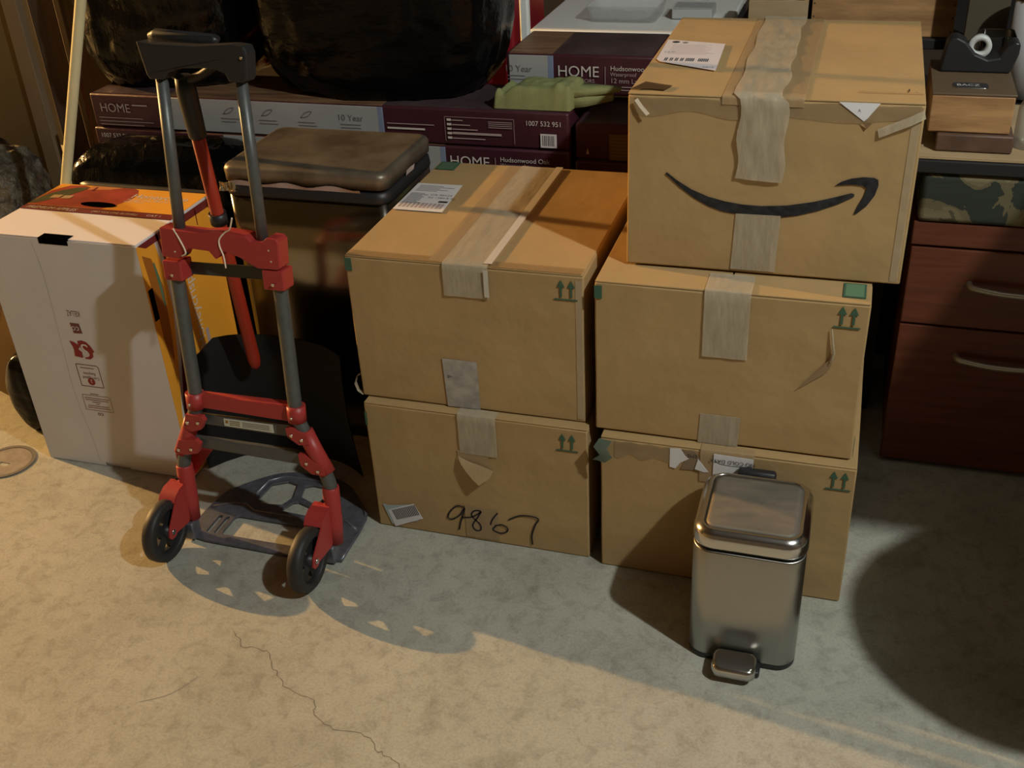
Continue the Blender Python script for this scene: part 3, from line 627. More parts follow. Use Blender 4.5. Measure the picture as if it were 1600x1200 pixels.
g = G(); g.tube([V((-1.345, 1.868, 1.124)), V((-1.33, 1.868, 1.127)), V((-1.20, 1.868, 1.120)), V((-1.195, 1.868, 1.127))], [.008, .013, .012, .008], BLACKP, 14); g.link('grip', t)
g = G(); i = g.mi(BLACKF); N = 14; M_ = 10; rows = []
for a in range(N + 1):
    u = a / N; x = -1.498 + u * .41; ed = (2 * u - 1)
    yf = 2.035 - .115 * max(0, -ed) ** 3 - .06 * max(0, ed) ** 3
    zt = .372 - .065 * max(0, -ed * 1.0 - .72) / .28
    rows.append([V((x + (.02 * v_ if a == 0 else 0), yf - .07 * math.sin(v_ * 2.2) * .5 + .02, .006 + (zt - .006) * v_)) for v_ in [b / M_ for b in range(M_ + 1)]])
for off in (0, .004):
    vs = [[g.bm.verts.new(p + V((0, off, 0))) for p in r] for r in rows]
    for a in range(N):
        for b in range(M_):
            q = (vs[a][b], vs[a + 1][b], vs[a + 1][b + 1], vs[a][b + 1]); fc = g.bm.faces.new(q if off == 0 else q[::-1]); fc.material_index = i; fc.smooth = True
g.link('blade', t)

# ================================================================== APPLE CARTON
t = thing('apple_carton', (-1.74, 2.05, 0), 'white and orange apple carton with a red apple printed on its top', 'box')
x0, x1, y0, y1, zt = -1.958, -1.523, 1.895, 2.215, .650
g = G(); g.box(x0, x1, y0, y1, .001, zt - .004, WHITEC, bev=.003)
bmesh.ops.subdivide_edges(g.bm, edges=[e for e in g.bm.edges if e.calc_length() > .2], cuts=6, use_grid_fill=True); g.warp(.002, 5, 7); g.link('carton_body', t)
g = G(); L = .0025
g.prism([[(x0 + .002, zt - .003), (x1 + .002, zt - .003), (x1 + .002, .002), (-1.705, .002), (-1.705, .012), (-1.78, .012), (-1.78, .002), (x0 + .002, .002)][::-1]], front(y0, L), 0, .0008, WHITEC)
g.link('front_panel', t)
g = G(); f = front(y0, L + .001); GREYC = mat('crease_grey', (.40, .37, .33), .7)
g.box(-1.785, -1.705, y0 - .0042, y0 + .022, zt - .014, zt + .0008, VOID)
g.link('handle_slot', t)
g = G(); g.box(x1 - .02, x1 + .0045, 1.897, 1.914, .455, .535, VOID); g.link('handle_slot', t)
g = G(); g.stroke([(-1.808, .64), (-1.800, .55), (-1.806, .40), (-1.812, .22), (-1.800, .10), (-1.795, .01)], .0012, f, GREYC, 0); g.link('crease', t)
g = G(); f = front(y0, L + .0012)
g.text('KELLAZ', (V((-1.727, f[0].y, .463)), -FX, -FZ * 1.0), .022, mat('brown_ink', (.16, .05, .045), .7), 0, sx=.5)
MR = mat('stamp_red', (.26, .022, .020), .7); BI = MATS['brown_ink']
g.prism([(-1.764, .429), (-1.738, .429), (-1.735, .402), (-1.760, .401)], f, 0, .0004, BI); g.text('co', (V((-1.740, f[0].y, .420)), -FX, -FZ), .024, WHITEC, .0008)
sC = lambda x, z: (-1.749 + x * .033, .3555 + z * .026)
g.prism([sC(*p) for p in [(-.95, .85), (-.6, .75), (-.3, .5), (-.22, .2), (-.35, 0), (-.1, -.3), (-.15, -.9), (-.5, -.85), (-.85, -.8), (-.8, -.4), (-.75, -.1), (-.8, .3)]][::-1], f, 0, .0004, MR)
g.prism([[sC(*p) for p in [(-.25, .9), (.1, 1.02), (.5, .9), (.8, .5), (1.02, -.1), (.85, -.25), (.8, -.7), (.5, -.98), (.0, -.95), (.35, -.6), (.4, -.2), (.0, .05), (-.25, .4)]][::-1]], f, 0, .0004, MR)
g.text('S', (V((-1.735 + .006, f[0].y, .372)), -FX, -FZ), .052, WHITEC, .0009, align='LEFT')
def frame_rect(x0_, x1_, z0_, z1_, sk, wd, m):
    c = [(x0_, z1_), (x1_ - .004, z1_), (x1_ + sk, z1_ - .004), (x1_ + sk, z0_), (x0_ + sk, z0_), (x0_, z1_)]
    for a, b in zip(c[:-1], c[1:]): g.stroke([a, b], wd, f, m, .0003, smooth=False)
frame_rect(-1.782, -1.717, .249, .312, 0, .0018, BI)
g.text('Corrugated', (V((-1.723, f[0].y, .278)), -FX, -FZ), .0115, BI, .0004, sx=.9); g.text('Recycles', (V((-1.731, f[0].y, .290)), -FX, -FZ), .0115, BI, .0004, sx=.9)
g.prism(circ(-1.749, .264, .0105, 16), f, 0, .0004, MR); g.text('2', (V((-1.745, f[0].y, .270)), -FX, -FZ), .014, WHITEC, .0008)
for k in range(1): g.prism(rect(-1.772, -1.732, .302, .3035), f, 0, .0004, BI)
frame_rect(-1.790, -1.708, .177, .222, 0, .0010, BI)
for k, (a, b) in enumerate(((-1.785, -1.712), (-1.784, -1.716), (-1.765, -1.74), (-1.755, -1.745), (-1.78, -1.718), (-1.783, -1.716))): g.prism(rect(a, b, .213 - k * .0058, .2142 - k * .0058), f, 0, .0004, MAROON)
g.prism(rect(-1.765, -1.74, .226, .2272), f, 0, .0004, BI)
g.text('co', (V((-1.741, f[0].y, .171)), -FX, -FZ), .018, BI, .0004)
g.link('printed_marks', t)
# top panel print
g = G(); zz = zt - .004; CRM = mat('cream_board', (.84, .77, .76), .6, bump=.15, bscale=6, bdist=.01)
g.box(x0, x1, y0 + .001, y1, zz, zt, CRM, bev=.001); g.warp(.001, 5, 3)
tl = g.link('top_flap', t)
g = G(); f = topf(zt, .001)
g.prism([rect(x0 + .001, x1 - .001, 2.073, y1 - .001), circ(0, 0, .001)] [:1], f, 0, .0003, ORANGE)
g.prism(rect(x0 + .001, x1 - .001, 2.044, 2.074), f, 0, .0005, MAROON)
el = lambda cx, cy, rx, ry, a0=0, a1=360, n=30: [(cx + rx * math.cos(math.radians(a0 + (a1 - a0) * k / n)), cy + ry * math.sin(math.radians(a0 + (a1 - a0) * k / n))) for k in range(n + 1)]
ap = [(-1.955, 2.076), (-1.742, 2.076), (-1.722, 2.10), (-1.702, 2.14), (-1.702, 2.175), (-1.72, 2.205), (-1.735, 2.213), (-1.80, 2.213), (-1.83, 2.208), (-1.855, 2.20), (-1.89, 2.213), (-1.93, 2.208), (-1.95, 2.19)]
g.prism(ap, f, .0003, .0006, APPLE)
g.prism([(-1.957, 2.078), (-1.955, 2.10), (-1.945, 2.14), (-1.925, 2.172), (-1.895, 2.195), (-1.862, 2.200), (-1.868, 2.175), (-1.885, 2.14), (-1.915, 2.11), (-1.935, 2.085)], f, .0006, .0009, LEAF)
g.prism([(-1.957, 2.105), (-1.955, 2.16), (-1.925, 2.205), (-1.87, 2.213), (-1.957, 2.213)], f, .0004, .0008, ORANGE)
g.prism([(-1.860, 2.185), (-1.80, 2.195), (-1.77, 2.212), (-1.86, 2.212)], f, .0006, .001, mat('stem_pit', (.55, .20, .05), .6)); g.prism(rect(-1.845, -1.838, 2.180, 2.205), f, .001, .0013, MAROON)
for a in (-1.925, -1.893): g.prism([(a, 2.118), (a + .026, 2.122), (a + .026, 2.142), (a, 2.138)], f, .0009, .0013, mat('stamp_box', (.5, .36, .22), .6))
g.text('Honeycrisp', at(f, -1.712, 2.155), .038, WHITEP, .0008, sx=.92); g.text('Sweetly crisp, balanced', at(f, -1.712, 2.140), .013, WHITEP, .0008); g.text('juicy flavor', at(f, -1.712, 2.128), .013, WHITEP, .0008)
g.text('PREMIUM APPLES', at(f, -1.945, 2.050), .021, WHITEP, .0008, shear=.2, sx=.92); g.text('(987 VOLUME BUSHEL)', at(f, -1.755, 2.053), .013, WHITEP, .0008); g.text('CAT 1', at(f, -1.60, 2.053), .015, WHITEP, .0008)
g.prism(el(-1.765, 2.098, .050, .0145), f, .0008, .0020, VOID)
g.link('printed_apple', tl)
# right side print
g = G(); f = sidef(x1, L)
g.prism(rect(y0 - .003, y1 - .002, .004, .645), f, 0, .0006, ORANGE)
g.prism([(1.955, .645), (1.972, .56), (1.972, .45), (1.945, .32), (1.915, .20), (1.90, .10), (1.91, .10), (1.925, .20), (1.958, .32), (1.985, .45), (1.985, .56), (1.968, .645)][::-1], f, .0006, .0009, WHITEP)
g.prism([(1.968, .645), (1.985, .56), (1.985, .45), (1.958, .32), (1.925, .20), (1.912, .05), (1.935, .05), (1.945, .20), (1.972, .32), (1.993, .45), (1.993, .56), (1.976, .645)][::-1], f, .0006, .0010, MAROON)
g.prism([(1.905, .62), (1.935, .60), (1.955, .52), (1.945, .40), (1.925, .28), (1.912, .40), (1.915, .50)], f, .0005, .0008, mat('ochre_print', (.36, .12, .012), .6))
g.prism([(1.937, .585), (1.942, .588), (1.950, .54), (1.949, .47), (1.943, .475)], f, .0008, .0012, GREENL)
g.prism([(y0 + .002, .646), (y1, .646), (y1, .625), (y0 + .03, .630)][::-1], f, .0006, .0010, MAROON)
g.prism(rect(2.137, 2.1405, .60, .64), f, .0006, .001, MAROON)
g.text('Honeycrisp', (V((f[0].x, 2.072, .30)), FZ, -FY_), .045, WHITEP, .0012, sx=.95)
g.prism(rect(2.08, 2.092, .28, .34), f, .0006, .0012, PINKP)
g.link('printed_side', t)

# ================================================================== FLOORING CARTONS
def flooring(x0, x1, y0, y1, z0, z1, w0, w1, label, kind, seed):
    t = thing('flooring_carton', (x0, y0, z0), label, 'box', 'shrink-wrapped flooring cartons behind the trash can')
    g = G(); g.box(x0, x1, y0, y1, z0 + .0008, z1, MAROONF, bev=.006); g.warp(.002, 5, seed)
    g.box(x0 + .01, x1 - .01, y0 + .008, y1 - .008, z1 - .001, z1 + .0012, WINETOP)
    if w0 is not None:
        g.box(w0, w1, y0 - .0025, y0 + .02, z0 + .004, z1 - .003, GREYW, bev=.001)
        g.box(w1 - .001, w1 + .014, y0 - .0027, y0 + .02, z0 + .004, z1 - .003, BLUEP, bev=.001)
        g.box(w0, w1 + .012, y0 + .004, y1 - .01, z1, z1 + .002, WOODT)
    f = front(y0, .0034)
    def lines(x, z, n, wd, dz, m, hgt=.0022):
        random.seed(int(abs(x * 999)))
        for k in range(n): g.prism(rect(x, x + wd * random.uniform(.75, 1), z - dz * k, z - dz * k + hgt), f, 0, .0004, m)
    zc = (z0 + z1) / 2
    if w0 is not None:
        x = w1 - .12; g.text('10 Year', at(f, x, zc + .006), .024, INKG, .0004); lines(x + .008, zc - .006, 2, .06, .009, INKG)
        for q in range(1, int((w1 - w0 - .1) / .12)):
            xx = w1 - .12 - q * .12; lines(xx, zc - .006, 2, .06, .009, INKG); g.stroke([(xx + .01, zc + .008), (xx + .03, zc + .012), (xx + .045, zc + .026), (xx + .025, zc + .022), (xx + .01, zc + .008)], .0025, f, INKG, .0004)
    xr = (w1 if w0 is not None else x0) + .025
    if 'H' in kind:
        g.text('HOME', at(f, xr, zc - .002), .040, WHITEP, .0004, sx=1.0); g.text('DECORATORS', at(f, xr + .002, zc - .017), .0135, PINKP, .0004, sx=1.12)
        g.prism(rect(xr + .128, xr + .1295, zc - .02, zc + .026), f, 0, .0004, PINKP)
        g.text('Hudsonwood Oak', at(f, xr + .142, zc + .016), .018, WHITEP, .0004); g.text('Waterproof', at(f, xr + .142, zc + .002), .014, PINKP, .0004)
        g.text('12 mm Laminate Wood Flooring', at(f, xr + .142, zc - .016), .018, PINKP, .0004); lines(xr + .142, zc - .027, 2, .2, .008, PINKP)
    if 'N' in kind:
        lines(xr, zc + .004, 1, .15, .01, PINKP); lines(xr, zc - .010, 1, .12, .01, WHITEP, .005)
        bx0 = x1 - .335
        for a, b in (((bx0, zc - .035), (bx0, zc + .03)), ((bx0, zc + .03), (bx0 + .19, zc + .03)), ((bx0 + .19, zc + .03), (bx0 + .19, zc - .035))): g.stroke([a, b], .001, f, PINKP, .0004, smooth=False)
        for k in range(5): g.prism(rect(bx0 + .006, bx0 + .018, zc + .019 - k * .012, zc + .025 - k * .012), f, 0, .0004, WHITEP); g.prism(rect(bx0 + .02, bx0 + (.05, .07, .09, .155, .11)[k], zc + .020 - k * .012, zc + (.0225 if k != 3 else .026) - k * .012), f, 0, .0004, PINKP)
        for k in range(4): g.prism(rect(bx0 + .12, bx0 + .185, zc + .02 - k * .005, zc + .0215 - k * .005), f, 0, .0004, PINKP)
        g.text('1007 532 951', at(f, x1 - .115, zc + .016), .0185, WHITEP, .0004, sx=.95)
        g.prism(rect(x1 - .075, x1 - .032, zc - .040, zc - .004), f, 0, .0008, PAPER)
        for k in range(7): g.prism(rect(x1 - .070 + k * .0048, x1 - .0675 + k * .0048 + .0008 * (k % 2), zc - .035, zc - .008), f, .0008, .0012, INKG)
    if 'L' in kind:
        g.text('1007 532 951', at(f, x0 + .02, zc + .022), .0185, WHITEP, .0004); g.prism(rect(x0 + .028, x0 + .08, zc - .034, zc + .008), f, 0, .0008, PAPER)
        for k in range(9): g.prism(rect(x0 + .033 + k * .0048, x0 + .0355 + k * .0048, zc - .028, zc + .003), f, .0008, .0012, INKG)
        lines(x0 + .13, zc + .01, 4, .06, .008, PINKP, .0015)
    if 'P' in kind:
        g.text('HOME', at(f, x0 + .03, zc - .002), .036, PINKP, .0004); lines(x0 + .02, zc - .02, 3, .19, .01, PINKP, .0018); g.prism(rect(x0 + .14, x0 + .19, zc + .018, zc + .022), f, 0, .0004, PINKP)
    g.link('carton_body', t)
    return t
flooring(-2.13, -.69, 2.60, 2.84, .573, .672, -1.70, -1.045, 'wine-red flooring carton, lower of the long pair, behind the left carton stack', 'HL', 1)
flooring(-2.12, -.69, 2.60, 2.84, .674, .772, -1.86, -1.215, 'long wine-red and white flooring carton directly under the black bags and green cloth', 'NP', 2)
flooring(-.90, -.50, 2.76, 3.01, .774, .878, -.892, -.785, 'upper flooring carton with a HOME print behind the green cloth, topmost of its stack', 'H', 3)
c = flooring(-.675, .112, 2.60, 2.84, .655, .750, None, None, 'wine-red flooring carton with a tan panel, half hidden by the smile carton', '', 4)
g = G(); f = front(2.60, .0036); g.prism(rect(-.585, -.47, .660, .728), f, 0, .0006, mat('tan_panel', (.12, .07, .03), .5)); 
for k in range(6): g.prism(rect(-.58, -.53, .67 + .009 * k, .672 + .009 * k), f, .0006, .001, mat('tan_lines', (.19, .12, .06), .6))
g.prism([(-.645, .672), (-.637, .672), (-.641, .688)], f, 0, .0006, PINKP); g.link('tan_panel', c)
flooring(-.675, .112, 2.60, 2.84, .555, .653, None, None, 'shadowed wine-red flooring carton with a faint HOME print, lowest of the short right-hand pair', 'P', 5)
g = G(); 
for k in range(3): g.prism([(-.86 + k * .035, 2.612), (-.845 + k * .035, 2.612), (-.80 + k * .035, 2.66), (-.815 + k * .035, 2.66)], topf(.7735, .0022), 0, .0004, GREYW)
# low bench that carries the flooring
t = thing('low_bench', (-1, 2.7, 0), 'dark low bench carrying the stacked flooring cartons behind the trash can', 'bench')
g.link('floor_strip', t) if False else g.bm.free()
G().box(-2.22, .118, 2.59, 3.03, .525, .553, DARKW, bev=.003).link('bench_top', t)
G().box(-2.14, -.69, 2.605, 2.85, .5535, .5725, DARKW).link('spacer_board', t)
G().box(-2.21, .117, 2.606, 2.618, .002, .5245, DARKW).link('front_panel', t)  # added panel, blocks the warm lamp from the floor behind
G().box(.106, .117, 2.62, 3.02, .002, .5245, DARKW).link('side_panel', t)  # added like the front one, keeps the gap beside the cartons dark
for x in (-2.18, .04):
    for y in (2.62, 2.95): G().box(x, x + .05, y, y + .05, 0, .526, DARKW).link('leg', t)

# ================================================================== BLACK BAGS
def bag(name, c, r, zb, seed, label, m, amp=.05, fr=3.2, sq=2.6, group='black trash bags'):
    g = G(); nu, nv = 120, 70; i = g.mi(m); rows = []
    for b in range(nv + 1):
        th = math.pi * b / nv - math.pi / 2; row = []
        for a in range(nu):
            ph = 2 * math.pi * a / nu
            sp = lambda v_, e: math.copysign(abs(v_) ** e, v_)
            e = 2 / sq; d = V((sp(math.cos(th), e) * sp(math.cos(ph), e), sp(math.cos(th), e) * sp(math.sin(ph), e), sp(math.sin(th), e)))
            p = V((c[0] + d.x * r[0], c[1] + d.y * r[1], c[2] + d.z * r[2])); q = p * fr + V((seed, seed * 2, 0))
            k = noise.noise(q) * .9 + (1 - abs(noise.noise(q * 2.3)) * 2) * .35 + (1 - abs(noise.noise(q * 5.1)) * 2) * .20 + (1 - abs(noise.noise(V((q.x * 9, q.y * 9, q.z * 3)))) * 2) * .08
            p += d.normalized() * k * amp
            if p.z < zb: p.z = zb + .0015 + .0 * k
            row.append(g.bm.verts.new(p))
        rows.append(row)
    for b in range(nv):
        for a in range(nu):
            try: fc = g.bm.faces.new((rows[b][a], rows[b][(a + 1) % nu], rows[b + 1][(a + 1) % nu], rows[b + 1][a])); fc.material_index = i; fc.smooth = True
            except ValueError: pass
    bmesh.ops.remove_doubles(g.bm, verts=g.bm.verts, dist=.0002)
    return tag(g.link(name, org=(c[0], c[1], zb)), label, 'bag', group)
bag('trash_bag', (-1.915, 2.86, 1.05), (.265, .23, .31), .774, 3, 'black trash bag with a gold-lit left edge, left one on the flooring cartons', BAG, amp=.035, fr=4, sq=3.2)
bag('trash_bag', (-1.265, 2.84, 1.07), (.335, .245, .33), .774, 11, 'bulging glossy black trash bag on the flooring cartons, beside the green cloth', BAGM, amp=.028, fr=4, sq=3.6)
# bagged bin behind apple carton
t = thing('lined_bin', (-1.78, 2.42, 0), 'dark bin lined with a glossy black bag, behind the apple carton', 'trash can')
cx, cy = -1.78, 2.445
g = G(); g.loft([rrect(cx, cy, a, b_, .05, z) for z, a, b_ in ((0, .17, .12), (.575, .235, .11), (.59, .245, .12), (.603, .245, .12), (.61, .235, .11))], BLACKP); g.link('can_body', t)
g = G(); rings = []
for z, d in ((.545, .010), (.58, .014), (.60, .012), (.62, .006), (.64, -.004), (.66, -.018), (.68, -.04), (.695, -.075)):
    rings.append([p + V((noise.noise(p * 9), noise.noise(p * 9 + V((9, 0, 0))), noise.noise(p * 11 + V((0, 9, 0))))) * .03 for p in rrect(cx, cy, .245 + d, .112 + d, .03, z, 22)])
g.loft(rings, BAG); g.link('bag_liner', t)
bag('trash_bag', (-2.06, 2.03, .10), (.08, .05, .12), 0, 31, 'small black bag heaped on the floor left of the apple carton', BAGM, amp=.02)

# ================================================================== LEFT BACKGROUND
t = thing('wooden_pole', (-2.30, 2.315, 0), 'pale cream wooden pole leaning upright behind the apple carton', 'pole')
G().tube([V((-2.25, 2.275, 0.006)), V((-2.0, 2.285, .645)), V((-1.825, 2.295, 1.10)), V((-1.42, 2.32, 2.15))], .0135, CREAM, 14).link('shaft', t)
bl = [(-3.2, -2.49, 2.78, .018, OLIVE, 'olive brown sheet of board standing on edge at the far left'),
      (-2.484, -2.43, 2.76, .03, TRIMW, 'narrow tan trim board standing upright beside the olive sheet'),
      (-2.424, -2.33, 2.80, .02, BROWNB, 'dark brown plank standing upright right of the tan trim board'),
      (-2.322, -2.30, 2.79, .02, TRIMW, 'thin tan strip of wood standing between two dark planks'),
      (-2.66, -2.34, 3.22, .02, BROWNB, 'wide dark brown plank standing behind the cream pole')]
for a, b, y, th, m, lb in bl:
    o = G().box(a, b, y, y + th, 0, 2.3, m, bev=.003).link('upright_board', org=(a, y, 0)); tag(o, lb, 'board', 'boards standing against the back wall')
# crumpled sheeting heap
o = bag('crumpled_sheeting', (-2.60, 2.49, .31), (.32, .17, .33), 0, 41, 'heap of crumpled greyish plastic sheeting at the left edge below the boards', TUFT, amp=.05, fr=6, group=None); o['category'] = 'sheeting'
t = thing('leaning_carton', (-2.34, 2.1, 0), 'tan carton tilted on its edge at the far left edge of the frame', 'box')
M = Matrix.Translation((-2.195, 2.10, .003)) @ Matrix.Rotation(math.radians(24), 4, 'Y')
g = G(); g.box(-.25, 0, 0, .15, 0, .38, CARD, bev=.003, M=M); g.link('carton_body', t)
g = G(); g.box(-.15, -.11, -.0025, -.0, .005, .375, TAPED, M=M); g.link('packing_tape', t)

# ================================================================== GREEN CLOTH
g = G(); i = g.mi(CLOTH); nx, ny = 40, 26; top = []; ZC = .7755
def clh(u, v_):
    p = V((u * 3.1, v_ * 2.2, 1.3)); h = .050 + .008 * noise.noise(p) + .004 * noise.noise(p * 3.1) + .010 * u
    h *= min(1, (min(u, 1 - u) / .03)) ** .6 * min(1, ((v_ + .0001) / .10)) ** .35 * min(1, ((1 - v_) / .2)) ** .5 if 0 < u < 1 and 0 < v_ < 1 else 0
    h += .014 * math.exp(-((u - .82) / .06) ** 2) * (1 - v_) * (1 if 0 < v_ < 1 else 0) - .012 * math.exp(-((u - .13) / .07) ** 2)
    return max(h, 0)
def clp(u, v_): return V((-.895 + u * .205 + .02 * v_, 2.612 + v_ * .125, 0))
for zz in (1, 0):
    vs = [[g.bm.verts.new(clp(a / nx, b / ny) + V((0, 0, ZC + (clh(a / nx, b / ny) if zz else 0)))) for b in range(ny + 1)] for a in range(nx + 1)]
    for a in range(nx):
        for b in range(ny):
            q = (vs[a][b], vs[a + 1][b], vs[a + 1][b + 1], vs[a][b + 1]); fc = g.bm.faces.new(q if zz else q[::-1]); fc.material_index = i; fc.smooth = True
for k_, (h0_, h1_) in enumerate(((.776, .800), (.800, .812))):
    g.loft([[V((-.715, 2.625, h0_)), V((-.715, 2.72, h0_)), V((-.715, 2.72, h1_ + .01)), V((-.715, 2.635, h1_ + .012))], [V((-.66, 2.655 + .01 * k_, h0_)), V((-.66, 2.72, h0_)), V((-.66, 2.72, h1_ + .006)), V((-.66, 2.67, h1_ + .006))],
            [V((-.60 + .02 * k_, 2.700, h0_ + .004)), V((-.60 + .02 * k_, 2.722, h0_ + .004)), V((-.60 + .02 * k_, 2.722, h1_)), V((-.60 + .02 * k_, 2.705, h1_))]], CLOTH)
tag(g.link('folded_cloth', org=(-.8, 2.66, ZC)), 'folded yellow-green microfibre cloth lying on the flooring cartons', 'cloth')

# ================================================================== WHITE TABLE and things on it
t = thing('white_table', (-.75, 3.4, 0), 'white plastic folding table top behind the flooring cartons', 'table')
G().box(-.96, -.38, 3.18, 3.85, .812, .840, WHITET, bev=.006).link('tabletop', t)
for x in (-.955, -.42):
    for y in (3.22, 3.78): G().box(x, x + .03, y, y + .03, 0, .813, DARKW).link('leg', t)
g = G(); g.box(-.965, -.938, 3.10, 3.127, .0, 1.6, WHITET, bev=.006); tag(g.link('white_post', org=(-.95, 3.11, 0)), 'slim white post standing at the left corner of the white table', 'post')
g = G(); g.loft([rrect(-.70, 3.36, .10 + d, .075 + d, .02, z, 4) for z, d in ((.842, -.01), (.843, 0), (.885, .01), (.886, .012), (.882, .004), (.846, -.006))], CLEAR); tag(g.link('plastic_tray', org=(-.70, 3.36, .842)), 'clear plastic tray on the white table', 'tray')
t = thing('parts_box', (-.48, 3.38, .84), 'small white card box with a clear lid on the white table', 'box')
G().box(-.56, -.44, 3.34, 3.44, .842, .872, mat('dim_white', (.42, .43, .42), .5), bev=.003).link('box_body', t)
G().box(-.562, -.438, 3.338, 3.442, .873, .877, CLEAR).link('lid', t)
# red chest
t = thing('red_chest', (-1.15, 3.4, 0), 'dark red cabinet behind the black bags, beside the white post', 'cabinet')
G().box(-1.65, -1.03, 3.25, 3.6, .0, 1.5, REDF, bev=.01).link('cabinet_body', t)
G().tube(cat([V((-1.13, 3.245, .80)), V((-1.135, 3.235, .95)), V((-1.15, 3.24, 1.2))]), .012, BLACKP, 10).link('strap', t)

# ================================================================== RIGHT: DESK, CABINET, THINGS ON DESK
t = thing('desk', (.5, 2.6, 0), 'black-edged desk top spanning over the red drawer cabinet', 'desk')
G().box(.125, 1.3, 2.352, 3.02, .757, .787, DARKW, bev=.004).link('desktop', t)
for x in (.13, 1.24): G().box(x, x + .05, 2.92, 2.97, 0, .758, DARKW).link('leg', t)
G().box(1.22, 1.27, 2.40, 2.45, 0, .758, DARKW).link('leg', t)
t = thing('drawer_cabinet', (.5, 2.6, 0), 'dark cherry-red wooden drawer cabinet under the desk, right edge of the frame', 'cabinet')
G().box(.158, .99, 2.38, 2.85, .012, .585, REDW, bev=.002).link('cabinet_body', t)
G().box(.150, .998, 2.366, 2.855, .587, .643, REDW, bev=.003).link('top_panel', t)
for z0_, z1_, hz in ((.393, .582, .503), (.014, .388, .320)):
    d = G().box(.153, .995, 2.366, 2.384, z0_, z1_, REDW, bev=.003).link('drawer', t)
    P = cat([V((.285, 2.366, hz)), V((.287, 2.352, hz)), V((.300, 2.342, hz - .001)), V((.36, 2.336, hz - .006)), V((.43, 2.336, hz - .006)), V((.50, 2.342, hz - .001)), V((.513, 2.352, hz)), V((.515, 2.366, hz))])
    G().tube(P, .0075, mat('satin_handle', (.42, .38, .30), .35, metal=.7), 12).link('handle', d)
G().box(.22, .97, 2.42, 2.82, 0, .012, BLACKF).link('plinth', t)
# cloth bundle
g = G(); g.box(.155, .98, 2.358, 2.80, .6445, .7555, CAMO, bev=.012, seg=3)
bmesh.ops.subdivide_edges(g.bm, edges=[e for e in g.bm.edges if e.calc_length() > .08], cuts=8, use_grid_fill=True)
for v in g.bm.verts:
    if v.co.z > .66: v.co.y += .004 * noise.noise(v.co * 14)
tag(g.link('camouflage_cloth', org=(.5, 2.6, .644)), 'folded camouflage-patterned cloth between the red cabinet and the desk top', 'cloth')
o = G().box(.135, .95, 2.356, 2.75, .788, .7955, PINE2, bev=.001).link('plywood_sheet', org=(.5, 2.5, .788)); tag(o, 'thin plywood sheet lying on the desk under the brown box', 'board')
o = G().box(.170, .322, 2.385, 2.56, .7965, .834, PINED, bev=.004).link('brown_case', org=(.24, 2.47, .7965)); tag(o, 'flat dark brown case on the plywood sheet beneath the wooden box', 'case')
t = thing('wooden_box', (.235, 2.5, .835), 'wooden box with a small black and silver name plate on its lid edge', 'box')
G().box(.150, .312, 2.395, 2.66, .835, .913, PINE, bev=.003).link('box_body', t)
g = G(); g.box(.150, .314, 2.395, 2.66, .9135, .918, mat('box_lid', (.13, .085, .05), .5), bev=.001); ld = g.link('lid', t)
g = G(); g.loft([rrect(.226, 2.452, .036 + d, .020 + d, .010, z, 5) for z, d in ((.9182, 0), (.9200, -.001))], CHROME); pl = g.link('name_plate', ld)
g = G(); g.loft([rrect(.226, 2.452, .034, .018, .009, z, 5) for z in (.9200, .9204)], INK); g.text('BACZ', (V((.198, 2.444, .9208)), FX, FY_), .021, WHITEP, 0, sx=.85); g.link('lettering', pl)
g = G()
t = thing('tape_dispenser', (.25, 2.58, .919), 'black desktop tape dispenser with a white roll, on the wooden box', 'tape dispenser')
prof = [(.168, .919), (.168, .925), (.175, .978), (.182, .990), (.196, .992), (.212, .984), (.235, .958), (.262, .947), (.285, .952), (.298, .975), (.310, .985), (.322, .982), (.322, .96), (.314, .93), (.310, .919)]
G().prism([prof], front(2.555), -.055, 0, BLACKP).link('dispenser_body', t, bev=.004)
g = disc(0, 0, 0, [(-.011, .024), (.011, .024), (.011, .013), (-.011, .013)], TAPER, 32)
for v in g.bm.verts: v.co = V((v.co.y + .243, v.co.x + 2.583, v.co.z + .970))
g.link('tape_roll', t)
t = thing('drinking_glass', (.285, 2.735, .788), 'clear square drinking glass behind the tape dispenser', 'glass')
g = G(); g.loft([rrect(.290, 2.72, a, a, .012, z, 5) for z, a in ((.797, .024), (.80, .030), (.965, .038), (.967, .037), (.965, .035), (.81, .027), (.808, .02))], GLASS); g.link('glass_body', t)
t = thing('white_canister', (.36, 2.83, .787), 'tall white canister with a grey rim at the top right edge', 'canister')
G().tube([V((.375, 2.83, .7962)), V((.375, 2.83, 1.02))], [.045, .048], mat('canister_white', (.45, .45, .46), .4), 32).link('canister_body', t)
g = disc(0, 0, 0, [(0, .050), (.008, .050), (.008, .045), (0, .045)], CHROME, 32)
for v in g.bm.verts: v.co = V((v.co.y + .375, v.co.z + 2.83, v.co.x + 1.0205))
g.link('rim', t)
t = thing('spray_bottle', (.345, 2.5, .787), 'clear bottle with a red cap at the right edge beside the wooden box', 'bottle')
G().tube([V((.352, 2.44, .7962)), V((.352, 2.44, .82)), V((.352, 2.44, .88)), V((.352, 2.44, .90)), V((.352, 2.44, .915))], [.022, .026, .026, .018, .010], mat('bottle_plastic', (.5, .48, .4), .2, alpha=.6), 20).link('bottle_body', t)
G().tube([V((.352, 2.44, .915)), V((.352, 2.44, .94))], [.011, .010], mat('cap_red', (.35, .03, .02), .4), 16).link('cap', t)
